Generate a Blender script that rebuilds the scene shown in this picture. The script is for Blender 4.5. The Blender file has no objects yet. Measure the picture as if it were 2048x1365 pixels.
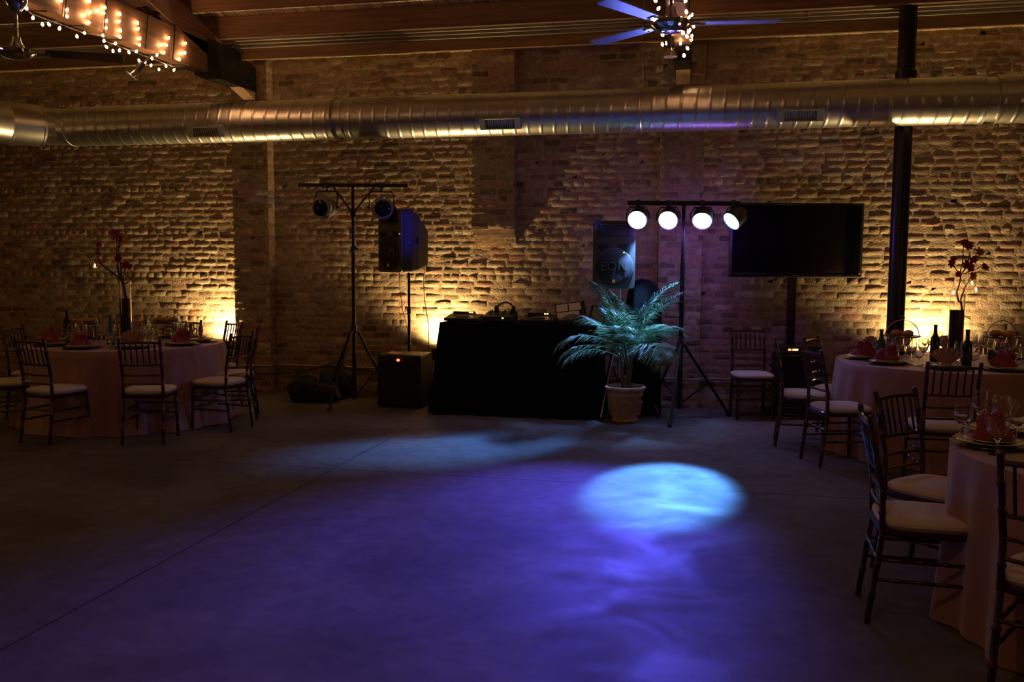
import bpy, math, random
from mathutils import Vector, Matrix
random.seed(7)
R = math.radians
PI = math.pi
scene = bpy.context.scene
col = scene.collection

# ------------------------------------------------------------------ camera
F, CX, CY = 1800.0, 1024.0, 682.5          # focal length in pixels of the 2048 x 1365 frame
CAM_H = 1.57
YAW, PITCH, ROLL = R(12.1), R(4.84), 0.006
cd = bpy.data.cameras.new('camera')
cam = bpy.data.objects.new('camera', cd)
col.objects.link(cam)
CM = Matrix.Rotation(YAW, 4, 'Z') @ Matrix.Rotation(PI / 2 - PITCH, 4, 'X') @ Matrix.Rotation(ROLL, 4, 'Z')
CM.translation = (0, 0, CAM_H)
cam.matrix_world = CM
cd.sensor_fit = 'HORIZONTAL'
cd.sensor_width = 36.0
cd.lens = 36.0 * F / 2048.0
cd.clip_end = 100
scene.camera = cam

# ------------------------------------------------------------------ world, exposure
w = bpy.data.worlds.new('world')
scene.world = w
w.use_nodes = True
w.node_tree.nodes['Background'].inputs[0].default_value = (1.0, 0.47, 0.25, 1)
w.node_tree.nodes['Background'].inputs[1].default_value = 0.023
scene.view_settings.view_transform = 'Standard'
scene.view_settings.look = 'None'
scene.view_settings.exposure = 0.0
scene.view_settings.gamma = 1.0
scene.view_settings.use_curve_mapping = False

UPLIGHT_W = 230.0
UPLIGHT_COL = (1.0, 0.69, 0.30)
BULB_STRENGTH = 60.0
BULB_COL = (1.0, 0.50, 0.22)
# LED par beams: target (across, along camera axis), colour, watts, cone degrees, blend
BEAMS = [((-0.40, 4.7), (0.10, 0.085, 1.0), 1250, 44, 1.0),
         ((0.05, 4.9), (0.08, 0.08, 1.0), 1000, 40, 1.0),
         ((1.08, 6.33), (0.09, 0.33, 1.0), 4600, 18.5, 0.55),
         ((-0.35, 7.75), (0.07, 0.24, 0.78), 2600, 27, 1.0)]
# stray light from each fixture: power, colour
SPILL = [(7, (.12, .14, 1.0)), (7, (.12, .12, 1.0)), (5, (.16, .12, 1.0)), (5, (.1, .3, 1.0))]

# ------------------------------------------------------------------ geometry of the place
SY, CYW = math.sin(YAW), math.cos(YAW)
def P(X, d, z=0.0):
    """across / along the camera axis (metres on the floor) to world"""
    return Vector((X * CYW - d * SY, X * SY + d * CYW, z))
def D(vx, vd):
    v = P(vx, vd); return Vector((v.x, v.y))
def PD(px, d, z=0.0):
    return P((px - CX) * d / F, d, z)
def ray(px, py):
    v = CM.to_3x3() @ Vector(((px - CX) / F, -(py - CY) / F, -1.0))
    return v
def at_y(px, py, Y):
    v = ray(px, py); t = Y / v.y
    return Vector((0, 0, CAM_H)) + v * t
def at_z(px, py, z):
    v = ray(px, py); t = (z - CAM_H) / v.z
    return Vector((0, 0, CAM_H)) + v * t
WALL = 10.15

# ------------------------------------------------------------------ mesh builder
class MB:
    def __init__(s): s.v = []; s.f = []; s.val = []
    def add(s, vs, fs, M=None):
        b = len(s.v)
        for p in vs:
            p = Vector(p)
            s.v.append(tuple(M @ p) if M is not None else tuple(p))
        s.f += [tuple(i + b for i in f) for f in fs]
        return s
    def box(s, c, d, M=None, taper=1.0):
        x, y, z = c; a, b, h = d[0] / 2, d[1] / 2, d[2] / 2; t = taper
        vs = [(x-a*t, y-b*t, z-h), (x+a*t, y-b*t, z-h), (x+a*t, y+b*t, z-h), (x-a*t, y+b*t, z-h),
              (x-a, y-b, z+h), (x+a, y-b, z+h), (x+a, y+b, z+h), (x-a, y+b, z+h)]
        fs = [(0, 3, 2, 1), (4, 5, 6, 7), (0, 1, 5, 4), (1, 2, 6, 5), (2, 3, 7, 6), (3, 0, 4, 7)]
        return s.add(vs, fs, M)
    def tube(s, pts, rad, seg=10, M=None, closed=False, caps=True):
        pts = [Vector(p) for p in pts]; n = len(pts)
        if not hasattr(rad, '__len__'): rad = [rad] * n
        vs = []; fs = []
        prev = None
        for i in range(n):
            if closed: t = pts[(i + 1) % n] - pts[i - 1]
            else: t = pts[min(i + 1, n - 1)] - pts[max(i - 1, 0)]
            t = t.normalized() if t.length > 1e-9 else Vector((0, 0, 1))
            if prev is None:
                u = t.cross(Vector((0, 0, 1)) if abs(t.z) < .9 else Vector((1, 0, 0))).normalized()
            else:
                u = (prev - t * prev.dot(t))
                u = u.normalized() if u.length > 1e-6 else t.orthogonal().normalized()
            prev = u; w_ = t.cross(u)
            for k in range(seg):
                a = 2 * PI * k / seg
                vs.append(pts[i] + (u * math.cos(a) + w_ * math.sin(a)) * rad[i])
        m = n if closed else n - 1
        for i in range(m):
            j = (i + 1) % n
            for k in range(seg):
                l = (k + 1) % seg
                fs.append((i*seg+k, i*seg+l, j*seg+l, j*seg+k))
        if caps and not closed:
            fs.append(tuple(reversed(range(seg)))); fs.append(tuple((n-1)*seg + k for k in range(seg)))
        return s.add(vs, fs, M)
    def lathe(s, prof, seg=32, M=None, c=(0, 0, 0), wob=None):
        vs = []; fs = []; n = len(prof)
        for i, (r, z) in enumerate(prof):
            for k in range(seg):
                a = 2 * PI * k / seg
                rr = r if wob is None else wob(a, r, z)
                vs.append((c[0] + rr * math.cos(a), c[1] + rr * math.sin(a), c[2] + z))
        for i in range(n - 1):
            for k in range(seg):
                l = (k + 1) % seg
                fs.append((i*seg+k, i*seg+l, (i+1)*seg+l, (i+1)*seg+k))
        if prof[0][0] > 1e-4: fs.append(tuple(reversed(range(seg))))
        if prof[-1][0] > 1e-4: fs.append(tuple((n-1)*seg + k for k in range(seg)))
        return s.add(vs, fs, M)
    def pillow(s, c, d, seg=36, p=3.2, M=None, prof=None):
        prof = prof or [(.0, -.5), (.80, -.5), (.95, -.42), (1.0, -.1), (.98, .15), (.90, .34), (.72, .46), (.4, .5), (0, .5)]
        vs = []; fs = []
        for (r, z) in prof:
            for k in range(seg):
                a = 2 * PI * k / seg; ca, sa = math.cos(a), math.sin(a)
                x = math.copysign(abs(ca) ** (2 / p), ca); y = math.copysign(abs(sa) ** (2 / p), sa)
                vs.append((c[0] + x*r*d[0]/2, c[1] + y*r*d[1]/2, c[2] + z*d[2]))
        n = len(prof)
        for i in range(n - 1):
            for k in range(seg):
                l = (k + 1) % seg
                fs.append((i*seg+k, i*seg+l, (i+1)*seg+l, (i+1)*seg+k))
        return s.add(vs, fs, M)
    def prism(s, poly, h, M=None, axis='z'):
        n = len(poly)
        if axis == 'z': vs = [(x, y, 0) for x, y in poly] + [(x, y, h) for x, y in poly]
        elif axis == 'y': vs = [(x, 0, y) for x, y in poly] + [(x, h, y) for x, y in poly]
        else: vs = [(0, x, y) for x, y in poly] + [(h, x, y) for x, y in poly]
        fs = [tuple(reversed(range(n))), tuple(range(n, 2 * n))] + [(i, (i+1) % n, n + (i+1) % n, n + i) for i in range(n)]
        return s.add(vs, fs, M)
    def build(s, name, mat, parent=None, smooth=True, bevel=0.0, loc=None):
        me = bpy.data.meshes.new(name)
        me.from_pydata(s.v, [], s.f); me.validate(); me.update()
        o = bpy.data.objects.new(name, me); col.objects.link(o)
        me.materials.append(mat)
        if s.val:
            at = me.attributes.new('tint', 'FLOAT', 'POINT')
            at.data.foreach_set('value', s.val)
        import bmesh
        bm = bmesh.new(); bm.from_mesh(me); bmesh.ops.recalc_face_normals(bm, faces=bm.faces)
        if smooth:
            for e in bm.edges:
                if len(e.link_faces) == 2 and e.calc_face_angle(0) > R(38): e.smooth = False
            for f in bm.faces: f.smooth = True
        bm.to_mesh(me); bm.free()
        if bevel:
            b = o.modifiers.new('bevel', 'BEVEL'); b.width = bevel; b.segments = 2; b.limit_method = 'ANGLE'; b.angle_limit = R(40)
        if parent is not None: o.parent = parent
        if loc is not None: o.location = loc
        return o

def tag(o, label=None, cat=None, group=None, kind=None):
    if label: o['label'] = label
    if cat: o['category'] = cat
    if group: o['group'] = group
    if kind: o['kind'] = kind
    return o
def thing(name, label, cat, loc=(0, 0, 0), rz=0.0, group=None):
    o = bpy.data.objects.new(name, None); col.objects.link(o)
    o.empty_display_size = 0.1
    o.location = loc; o.rotation_euler = (0, 0, rz)
    return tag(o, label, cat, group)
KIDS = {}
def copy_tree(o, parent=None):
    c = o.copy(); col.objects.link(c)
    if parent is not None: c.parent = parent
    for ch in KIDS.setdefault(o.name, [k for k in bpy.data.objects if k.parent == o]): copy_tree(ch, c)
    return c
def dup(o, loc, rz, label, group=None, cat=None):
    c = copy_tree(o); c.location = loc; c.rotation_euler = (0, 0, rz); c['label'] = label
    if group: c['group'] = group
    elif 'group' in c.keys(): del c['group']
    if cat: c['category'] = cat
    return c
def lamp_obj(name, typ, loc, energy, color, parent=None, **kw):
    l = bpy.data.lights.new(name, typ); l.energy = energy; l.color = color
    for k, v in kw.items(): setattr(l, k, v)
    o = bpy.data.objects.new(name, l); col.objects.link(o); o.location = loc
    if parent is not None: o.parent = parent
    return o
def aim(frm, to):
    return (Vector(to) - Vector(frm)).to_track_quat('-Z', 'Y').to_euler()

# ------------------------------------------------------------------ materials
MATS = {}
def mat(name, base=(.5, .5, .5), rough=.5, metal=0.0, emit=None, es=0.0, spec=.5, trans=0.0, ior=1.45, sheen=0.0,
        var=0.0, vscale=8.0, bump=0.0, bscale=40.0, coat=0.0):
    if name in MATS: return MATS[name]
    m = bpy.data.materials.new(name); m.use_nodes = True; nt = m.node_tree; b = nt.nodes['Principled BSDF']
    b.inputs['Base Color'].default_value = (*base, 1); b.inputs['Roughness'].default_value = rough
    b.inputs['Metallic'].default_value = metal; b.inputs['Specular IOR Level'].default_value = spec
    b.inputs['Transmission Weight'].default_value = trans; b.inputs['IOR'].default_value = ior
    b.inputs['Sheen Weight'].default_value = sheen; b.inputs['Coat Weight'].default_value = coat
    if emit: b.inputs['Emission Color'].default_value = (*emit, 1); b.inputs['Emission Strength'].default_value = es
    if var or bump:
        tc = nt.nodes.new('ShaderNodeTexCoord')
    if var:
        n = nt.nodes.new('ShaderNodeTexNoise'); n.inputs['Scale'].default_value = vscale; n.inputs['Detail'].default_value = 5
        nt.links.new(tc.outputs['Object'], n.inputs['Vector'])
        cr = nt.nodes.new('ShaderNodeValToRGB')
        cr.color_ramp.elements[0].position = .3; cr.color_ramp.elements[1].position = .7
        cr.color_ramp.elements[0].color = (*[c * (1 - var) for c in base], 1)
        cr.color_ramp.elements[1].color = (*[min(1, c * (1 + var)) for c in base], 1)
        nt.links.new(n.outputs['Fac'], cr.inputs[0]); nt.links.new(cr.outputs[0], b.inputs['Base Color'])
    if bump:
        n = nt.nodes.new('ShaderNodeTexNoise'); n.inputs['Scale'].default_value = bscale; n.inputs['Detail'].default_value = 6
        nt.links.new(tc.outputs['Object'], n.inputs['Vector'])
        bp = nt.nodes.new('ShaderNodeBump'); bp.inputs['Strength'].default_value = bump; bp.inputs['Distance'].default_value = .01
        nt.links.new(n.outputs['Fac'], bp.inputs['Height']); nt.links.new(bp.outputs[0], b.inputs['Normal'])
    MATS[name] = m
    return m

def mat_brick():
    m = mat('brick', (.3, .2, .1), .9); nt = m.node_tree; b = nt.nodes['Principled BSDF']
    at = nt.nodes.new('ShaderNodeAttribute'); at.attribute_name = 'tint'
    cr = nt.nodes.new('ShaderNodeValToRGB'); e = cr.color_ramp.elements
    e[0].position = 0; e[0].color = (.13, .088, .052, 1); e[1].position = 1; e[1].color = (.52, .40, .26, 1)
    for p, c in ((.22, (.24, .16, .095)), (.42, (.33, .225, .13)), (.60, (.36, .26, .16)), (.70, (.37, .19, .115)), (.78, (.33, .25, .155))):
        x = e.new(p); x.color = (*c, 1)
    tc = nt.nodes.new('ShaderNodeTexCoord')
    n = nt.nodes.new('ShaderNodeTexNoise'); n.inputs['Scale'].default_value = 22; n.inputs['Detail'].default_value = 8; n.inputs['Roughness'].default_value = .65
    nt.links.new(tc.outputs['Object'], n.inputs['Vector'])
    mx = nt.nodes.new('ShaderNodeMix'); mx.data_type = 'RGBA'; mx.blend_type = 'OVERLAY'; mx.inputs[0].default_value = .75
    nt.links.new(at.outputs['Fac'], cr.inputs[0]); nt.links.new(cr.outputs[0], mx.inputs[6]); nt.links.new(n.outputs['Fac'], mx.inputs[7])
    nt.links.new(mx.outputs[2], b.inputs['Base Color'])
    n2 = nt.nodes.new('ShaderNodeTexNoise'); n2.inputs['Scale'].default_value = 55; n2.inputs['Detail'].default_value = 8
    nt.links.new(tc.outputs['Object'], n2.inputs['Vector'])
    bp = nt.nodes.new('ShaderNodeBump'); bp.inputs['Strength'].default_value = .6; bp.inputs['Distance'].default_value = .012
    nt.links.new(n2.outputs['Fac'], bp.inputs['Height']); nt.links.new(bp.outputs[0], b.inputs['Normal'])
    return m

def mat_floor():
    m = mat('concrete', (.2, .18, .16), .4, spec=.07); nt = m.node_tree; b = nt.nodes['Principled BSDF']; L = nt.links
    tc = nt.nodes.new('ShaderNodeTexCoord')
    def noise(sc, det, dist=0):
        n = nt.nodes.new('ShaderNodeTexNoise'); n.inputs['Scale'].default_value = sc; n.inputs['Detail'].default_value = det
        n.inputs['Distortion'].default_value = dist; L.new(tc.outputs['Object'], n.inputs['Vector']); return n
    def ramp(src, p0, c0, p1, c1):
        r = nt.nodes.new('ShaderNodeValToRGB'); r.color_ramp.elements[0].position = p0; r.color_ramp.elements[0].color = (*c0, 1)
        r.color_ramp.elements[1].position = p1; r.color_ramp.elements[1].color = (*c1, 1); L.new(src, r.inputs[0]); return r
    big = ramp(noise(.9, 6, .6).outputs['Fac'], .32, (.105, .09, .082), .68, (.20, .18, .17))
    fine = ramp(noise(9, 8, .3).outputs['Fac'], .3, (.70, .70, .70), .75, (1.0, 1.0, 1.0))
    mx = nt.nodes.new('ShaderNodeMix'); mx.data_type = 'RGBA'; mx.blend_type = 'MULTIPLY'; mx.inputs[0].default_value = 1
    L.new(big.outputs[0], mx.inputs[6]); L.new(fine.outputs[0], mx.inputs[7])
    # control joints
    sx = nt.nodes.new('ShaderNodeSeparateXYZ'); L.new(tc.outputs['Object'], sx.inputs[0])
    def joint(out, c):
        a = nt.nodes.new('ShaderNodeMath'); a.operation = 'SUBTRACT'; a.inputs[1].default_value = c; L.new(out, a.inputs[0])
        a2 = nt.nodes.new('ShaderNodeMath'); a2.operation = 'ABSOLUTE'; L.new(a.outputs[0], a2.inputs[0])
        a3 = nt.nodes.new('ShaderNodeMath'); a3.operation = 'LESS_THAN'; a3.inputs[1].default_value = .006; L.new(a2.outputs[0], a3.inputs[0])
        return a3
    j1 = joint(sx.outputs['X'], -2.76); j2 = joint(sx.outputs['Y'], 6.37)
    jm = nt.nodes.new('ShaderNodeMath'); jm.operation = 'MAXIMUM'; L.new(j1.outputs[0], jm.inputs[0]); L.new(j2.outputs[0], jm.inputs[1])
    mj = nt.nodes.new('ShaderNodeMix'); mj.data_type = 'RGBA'; L.new(jm.outputs[0], mj.inputs[0]); L.new(mx.outputs[2], mj.inputs[6])
    mj.inputs[7].default_value = (.035, .03, .03, 1); L.new(mj.outputs[2], b.inputs['Base Color'])
    rr = ramp(noise(1.7, 5, 1.0).outputs['Fac'], .35, (.52, .52, .52), .65, (.72, .72, .72)); L.new(rr.outputs[0], b.inputs['Roughness'])
    bp = nt.nodes.new('ShaderNodeBump'); bp.inputs['Strength'].default_value = .10; bp.inputs['Distance'].default_value = .01
    L.new(noise(14, 6).outputs['Fac'], bp.inputs['Height']); L.new(bp.outputs[0], b.inputs['Normal'])
    return m

def mat_wood(name, base, axis='X', rough=.6, plank=0.0):
    m = mat(name, base, rough); nt = m.node_tree; b = nt.nodes['Principled BSDF']; L = nt.links
    tc = nt.nodes.new('ShaderNodeTexCoord'); mp = nt.nodes.new('ShaderNodeMapping')
    sc = {'X': (.35, 6, 6), 'Y': (6, .35, 6), 'Z': (6, 6, .35)}[axis]
    mp.inputs['Scale'].default_value = sc; L.new(tc.outputs['Object'], mp.inputs[0])
    n = nt.nodes.new('ShaderNodeTexNoise'); n.inputs['Scale'].default_value = 4; n.inputs['Detail'].default_value = 7; n.inputs['Distortion'].default_value = .8
    L.new(mp.outputs[0], n.inputs['Vector'])
    cr = nt.nodes.new('ShaderNodeValToRGB'); cr.color_ramp.elements[0].position = .3; cr.color_ramp.elements[1].position = .72
    cr.color_ramp.elements[0].color = (*[c * .62 for c in base], 1); cr.color_ramp.elements[1].color = (*[c * 1.2 for c in base], 1)
    L.new(n.outputs['Fac'], cr.inputs[0]); out = cr.outputs[0]
    if plank:
        sx = nt.nodes.new('ShaderNodeSeparateXYZ'); L.new(tc.outputs['Object'], sx.inputs[0])
        d = nt.nodes.new('ShaderNodeMath'); d.operation = 'DIVIDE'; d.inputs[1].default_value = plank; L.new(sx.outputs['X'], d.inputs[0])
        fl = nt.nodes.new('ShaderNodeMath'); fl.operation = 'FLOOR'; L.new(d.outputs[0], fl.inputs[0])
        wn = nt.nodes.new('ShaderNodeTexWhiteNoise'); wn.noise_dimensions = '1D'; L.new(fl.outputs[0], wn.inputs['W'])
        fr = nt.nodes.new('ShaderNodeMath'); fr.operation = 'FRACT'; L.new(d.outputs[0], fr.inputs[0])
        lt = nt.nodes.new('ShaderNodeMath'); lt.operation = 'GREATER_THAN'; lt.inputs[1].default_value = .05; L.new(fr.outputs[0], lt.inputs[0])
        mr = nt.nodes.new('ShaderNodeMapRange'); mr.inputs[3].default_value = .65; mr.inputs[4].default_value = 1.1; L.new(wn.outputs['Value'], mr.inputs[0])
        mu = nt.nodes.new('ShaderNodeMath'); mu.operation = 'MULTIPLY'; L.new(mr.outputs[0], mu.inputs[0]); L.new(lt.outputs[0], mu.inputs[1])
        vm = nt.nodes.new('ShaderNodeVectorMath'); vm.operation = 'SCALE'; L.new(out, vm.inputs[0]); L.new(mu.outputs[0], vm.inputs['Scale']); out = vm.outputs[0]
    L.new(out, b.inputs['Base Color'])
    bp = nt.nodes.new('ShaderNodeBump'); bp.inputs['Strength'].default_value = .25; bp.inputs['Distance'].default_value = .01
    L.new(n.outputs['Fac'], bp.inputs['Height']); L.new(bp.outputs[0], b.inputs['Normal'])
    return m

M_BRICK = mat_brick()
M_FLOOR = mat_floor()
M_JOIST = mat_wood('joist_wood', (.27, .145, .065), 'X')
M_DECK = mat_wood('deck_wood', (.90, .68, .36), 'Y', plank=.14)
M_TRUSS = mat_wood('truss_wood', (.34, .19, .10), 'Y')
M_STEEL = mat('black_steel', (.014, .012, .012), .45, .3, bump=.1)
M_BLACKPAINT = mat('black_paint', (.009, .008, .009), .35, .0)
M_BLACKPLASTIC = mat('black_plastic', (.020, .019, .020), .42, bump=.25, bscale=300)
M_GREYPLASTIC = mat('grey_plastic', (.085, .078, .066), .5, bump=.15, bscale=400)
M_GRILLE = mat('grille', (.012, .011, .012), .5, .3, bump=.5, bscale=700)
M_DUCT = mat('galvanised', (.62, .60, .52), .36, 1.0, var=.12, vscale=2.2, bump=.05, bscale=9)
M_GRATE = mat('register_metal', (.5, .48, .40), .4, .8)
M_DARKGAP = mat('dark_gap', (.01, .01, .01), .8)
M_CHAIR = mat('mahogany', (.040, .012, .008), .28, coat=.3, var=.3, vscale=10)
M_CUSHION = mat('ivory_fabric', (.60, .50, .42), .85, sheen=.2, bump=.1, bscale=300)
M_SATIN = mat('rose_satin', (.30, .145, .125), .42, sheen=.5, spec=.4, bump=.1, bscale=250)
M_BLACKCLOTH = mat('black_cloth', (.005, .005, .006), .9, sheen=.0, spec=.15, bump=.3, bscale=60)
M_GLASS = mat('clear_glass', (1, 1, 1), .02, trans=1.0, ior=1.45)
M_CHROME = mat('chrome', (.62, .58, .54), .08, 1.0)
M_WIRE = mat('wire', (.01, .012, .008), .5)
M_CHINA = mat('white_china', (.55, .47, .38), .15)
M_CHARGER = mat('dark_charger', (.05, .025, .015), .3, .2)
M_BURGUNDY = mat('burgundy_napkin', (.25, .012, .045), .6, sheen=.4, bump=.3)
M_TAN = mat('tan_napkin', (.42, .24, .13), .55, sheen=.4, bump=.3)
M_WINEBOT = mat('dark_bottle', (.006, .012, .006), .08, spec=.7)
M_GREENBOT = mat('green_bottle', (.02, .10, .05), .06, spec=.7)
M_LABEL = mat('bottle_label', (.22, .26, .24), .6)
M_BRANCH = mat('branch_bark', (.030, .014, .014), .8, bump=.8, bscale=80)
M_MAGENTA = mat('magenta_petal', (.30, .012, .07), .55)
M_ORANGE = mat('orange_petal', (.55, .16, .035), .55)
M_BREAD = mat('bread', (.45, .20, .07), .8, bump=.5)
M_TERRA = mat('cast_stone', (.46, .31, .20), .8, var=.2, vscale=14, bump=.6, bscale=30)
M_SOIL = mat('soil', (.02, .014, .01), .95, bump=1, bscale=60)
M_LEAF = mat('palm_leaf', (.085, .20, .085), .30, spec=.8)
M_STEM = mat('palm_stem', (.14, .10, .05), .7, bump=.4)
M_SILVER = mat('brushed_aluminium', (.6, .58, .55), .3, 1.0)
M_PAPER = mat('paper', (.85, .74, .62), .8)
M_SCREEN = mat('tv_screen', (.003, .003, .004), .12, spec=.35)
M_CONDUIT = mat('conduit', (.42, .38, .32), .35, .8)
M_FOG = mat('frosted_glass', (.8, .78, .74), .12, spec=.8)
M_LENSOFF = mat('dark_lens', (.02, .018, .02), .04, .7)
M_BULB = mat('string_bulb', (1, .8, .5), .4, emit=BULB_COL, es=BULB_STRENGTH)
M_UPLENS = mat('uplight_lens', (1, .9, .7), .4, emit=(1, .78, .45), es=60)
M_LEDLENS = mat('led_lens', (.5, .6, 1), .4, emit=(.42, .55, 1.0), es=22)
M_LEDLENS2 = mat('led_lens_cyan', (.5, .8, 1), .4, emit=(.30, .72, 1.0), es=22)
M_REDLED = mat('red_led', (1, .1, .05), .4, emit=(1, .12, .05), es=6)
M_AMBER = mat('amber_led', (1, .6, .1), .4, emit=(1, .5, .1), es=8)
M_GREEN = mat('green_led', (.5, 1, .1), .4, emit=(.45, 1, .1), es=6)
M_FLAME = mat('candle_flame', (1, .7, .3), .4, emit=(1, .55, .22), es=90)
M_WAX = mat('wax', (.8, .65, .45), .5, emit=(1, .45, .15), es=.6)
M_BLUEDIODE = mat('violet_diode', (.5, .5, 1), .4, emit=(.3, .3, 1), es=3)

# ------------------------------------------------------------------ the setting
def struct(mb, name, m, **kw):
    o = mb.build(name, m, **kw); o['kind'] = 'structure'; return o
b = MB(); b.box((-2.5, 3.0, -.1), (17.6, 14.6, .2)); struct(b, 'floor', M_FLOOR, smooth=False)

def brick_field(mb, u0, u1, v0, v1, fn, out=1.0):
    """bricks of one wall face as real relief; fn(u, v, h) -> world point, h = height above the mortar"""
    def addv(p, t): mb.v.append(tuple(p)); mb.val.append(t); return len(mb.v) - 1
    # mortar bed
    n = 2
    i = [addv(fn(u0, v0, 0), .60), addv(fn(u1, v0, 0), .60), addv(fn(u1, v1, 0), .60), addv(fn(u0, v1, 0), .60)]
    mb.f.append(tuple(i))
    H = .0765; row = 0; v = v0
    while v < v1 - .02:
        header = (row % 7 == 4)
        Lb = .107 if header else .213
        u = u0 - (0 if row % 2 == 0 else Lb / 2) - (0.03 * random.random() if not header else 0)
        while u < u1 - .01:
            ln = Lb + random.uniform(-.010, .010)
            a0, a1 = max(u, u0), min(u + ln - .011, u1); c0, c1 = v + .0045 + random.uniform(-.002, .003), min(v + H - .0045 + random.uniform(-.003, .002), v1)
            u += ln
            if a1 - a0 < .02 or c1 - c0 < .02: continue
            pr = random.gauss(.0042, .0022)
            if random.random() < .05: pr = .002
            pr = max(.001, min(.011, pr)); t = min(.99, max(.01, random.betavariate(1.5, 1.5)))
            tu, tv = random.uniform(-.003, .003), random.uniform(-.003, .003)
            nu = 6 if not header else 4; nv = 4; g = []
            sk = random.uniform(-.003, .003)
            for r_ in range(nv):
                for q in range(nu):
                    fu, fv = q / (nu - 1), r_ / (nv - 1)
                    edge = (q in (0, nu - 1)) or (r_ in (0, nv - 1))
                    uu = a0 + (a1 - a0) * (fu if q in (0, nu-1) else .09 + .82 * (q-1) / (nu-3)) ; vv = c0 + (c1 - c0) * (fv if r_ in (0, nv-1) else .22 + .56 * (r_-1) / (nv-3)) + sk * (fu - .5) * 2
                    jit = .0035
                    uu += random.uniform(-jit, jit); vv += random.uniform(-jit, jit)
                    h = -.001 if edge else max(.0, pr + tu * (fu - .5) * 2 + tv * (fv - .5) * 2 + random.gauss(0, .0014))
                    uu = min(max(uu, u0), u1); vv = min(max(vv, v0), v1)
                    g.append(addv(fn(uu, vv, h), t))
            for r_ in range(nv - 1):
                for q in range(nu - 1):
                    mb.f.append((g[r_*nu+q], g[r_*nu+q+1], g[(r_+1)*nu+q+1], g[(r_+1)*nu+q]))
        v += H; row += 1

WX0, WX1, WZ = -11.2, 6.2, 4.15
b = MB(); brick_field(b, WX0, WX1, 0, WZ, lambda u, v, h: (u, WALL - h, v)); wall = struct(b, 'wall_back', M_BRICK, smooth=True)
sb = MB(); sb.box((-2.5, WALL + .16, WZ / 2), (17.4, .3, WZ)); sb.val = [.4] * len(sb.v); sb.build('wall_core', M_BRICK, wall, smooth=False)
def pilaster(n, x0, x1, z0, z1, pr):
    b = MB(); Y = WALL - pr
    brick_field(b, x0, x1, z0, z1, lambda u, v, h: (u, Y - h, v))
    brick_field(b, Y, WALL, z0, z1, lambda u, v, h: (x1 + h, u, v))
    brick_field(b, Y, WALL, z0, z1, lambda u, v, h: (x0 - h, u, v))
    k = len(b.v); b.box(((x0+x1)/2, Y + pr/2 + .004, (z0+z1)/2), (x1-x0-.004, pr - .004, z1-z0)); b.val += [.45] * (len(b.v) - k)
    return b
struct(pilaster(1, -5.59, -5.127, 0, 4.0, .16), 'trim_1', M_BRICK)
b = pilaster(2, -2.61, -2.125, 1.97, 4.0, .21)
for k, (zz, pr) in enumerate(((1.97 - .0765, .135), (1.97 - .153, .065))):       # corbelled foot of the breast
    k0 = len(b.v); b.box((-2.3675, WALL - pr / 2, zz + .037), (.485, pr, .070)); b.val += [.55] * (len(b.v) - k0)
struct(b, 'trim_2', M_BRICK)
struct(pilaster(3, -.51, -.05, 0, 4.0, .13), 'trim_3', M_BRICK)
M_PLASTER = mat('dark_plaster', (.16, .11, .08), .9, var=.2, vscale=2)
b = MB(); b.box((-11.3, 4.2, 2.6), (.2, 12.2, 5.2)); struct(b, 'wall_left', M_PLASTER, smooth=False)
b = MB(); b.box((6.3, 4.2, 2.6), (.2, 12.2, 5.2)); struct(b, 'wall_right', M_PLASTER, smooth=False)

# sloping plank deck on joists, roof rising away from the brick wall
SL = .27
J0, ZJ = 9.65, 3.885                         # joist nearest the wall and the height of its underside
JH, JW = .235, .045
def zroof(y): return ZJ + SL * (J0 - y)
ZD = JH + .005
b = MB(); y0, y1 = -1.5, WALL + .1
b.add([(-11.4, y0, zroof(y0)+ZD), (6.4, y0, zroof(y0)+ZD), (6.4, y1, zroof(y1)+ZD), (-11.4, y1, zroof(y1)+ZD),
       (-11.4, y0, zroof(y0)+ZD+.05), (6.4, y0, zroof(y0)+ZD+.05), (6.4, y1, zroof(y1)+ZD+.05), (-11.4, y1, zroof(y1)+ZD+.05)],
      [(0, 3, 2, 1), (4, 5, 6, 7), (0, 1, 5, 4), (1, 2, 6, 5), (2, 3, 7, 6), (3, 0, 4, 7)])
struct(b, 'ceiling', M_DECK, smooth=False)
jl = ['wooden ceiling joist closest to the brick wall, just above the bricks',
      'second wooden ceiling joist out from the brick wall, in front of the metal conduits',
      'third wooden ceiling joist out from the brick wall, pale deck boards showing beneath it',
      'fourth wooden ceiling joist out from the brick wall, at the very top of the view',
      'fifth wooden ceiling joist out from the brick wall, over the top edge of the view']
for i, y in enumerate((9.65, 9.19, 8.655, 8.17, 7.69, 7.21, 6.73)):
    b = MB(); z = zroof(y); b.box((-2.5, y, z + JH / 2), (17.58, JW, JH))
    o = b.build('ceiling_joist', M_JOIST, smooth=False, bevel=.004)
    if i < 4: tag(o, jl[i], 'joist')
    else: o['kind'] = 'structure'; o.name = 'trim_%d' % (i + 6)

# conduits running under the roof between the first two joists
for i, (y, z, r) in enumerate(((9.52, 3.995, .014), (9.46, 4.02, .012), (9.40, 4.045, .016), (9.33, 4.06, .012))):
    b = MB(); b.tube([(-11.1, y, z), (-7, y, z + .003), (-2, y, z - .003), (2, y, z), (6.1, y, z)], r, 8)
    for xx in (-6.2, -3.9, -1.6, .9, 3.2): b.box((xx, y, z + .02), (.02, r*2.4, r*2 + .04))
    tag(b.build('electrical_conduit', mat('grey_conduit', (.22, .2, .17), .4, .8)),
        ('lowest', 'second lowest', 'second highest', 'highest')[i] + ' thin metal conduit in the bundle along the roof between the joists', 'conduit', 'conduits along the roof')
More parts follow.
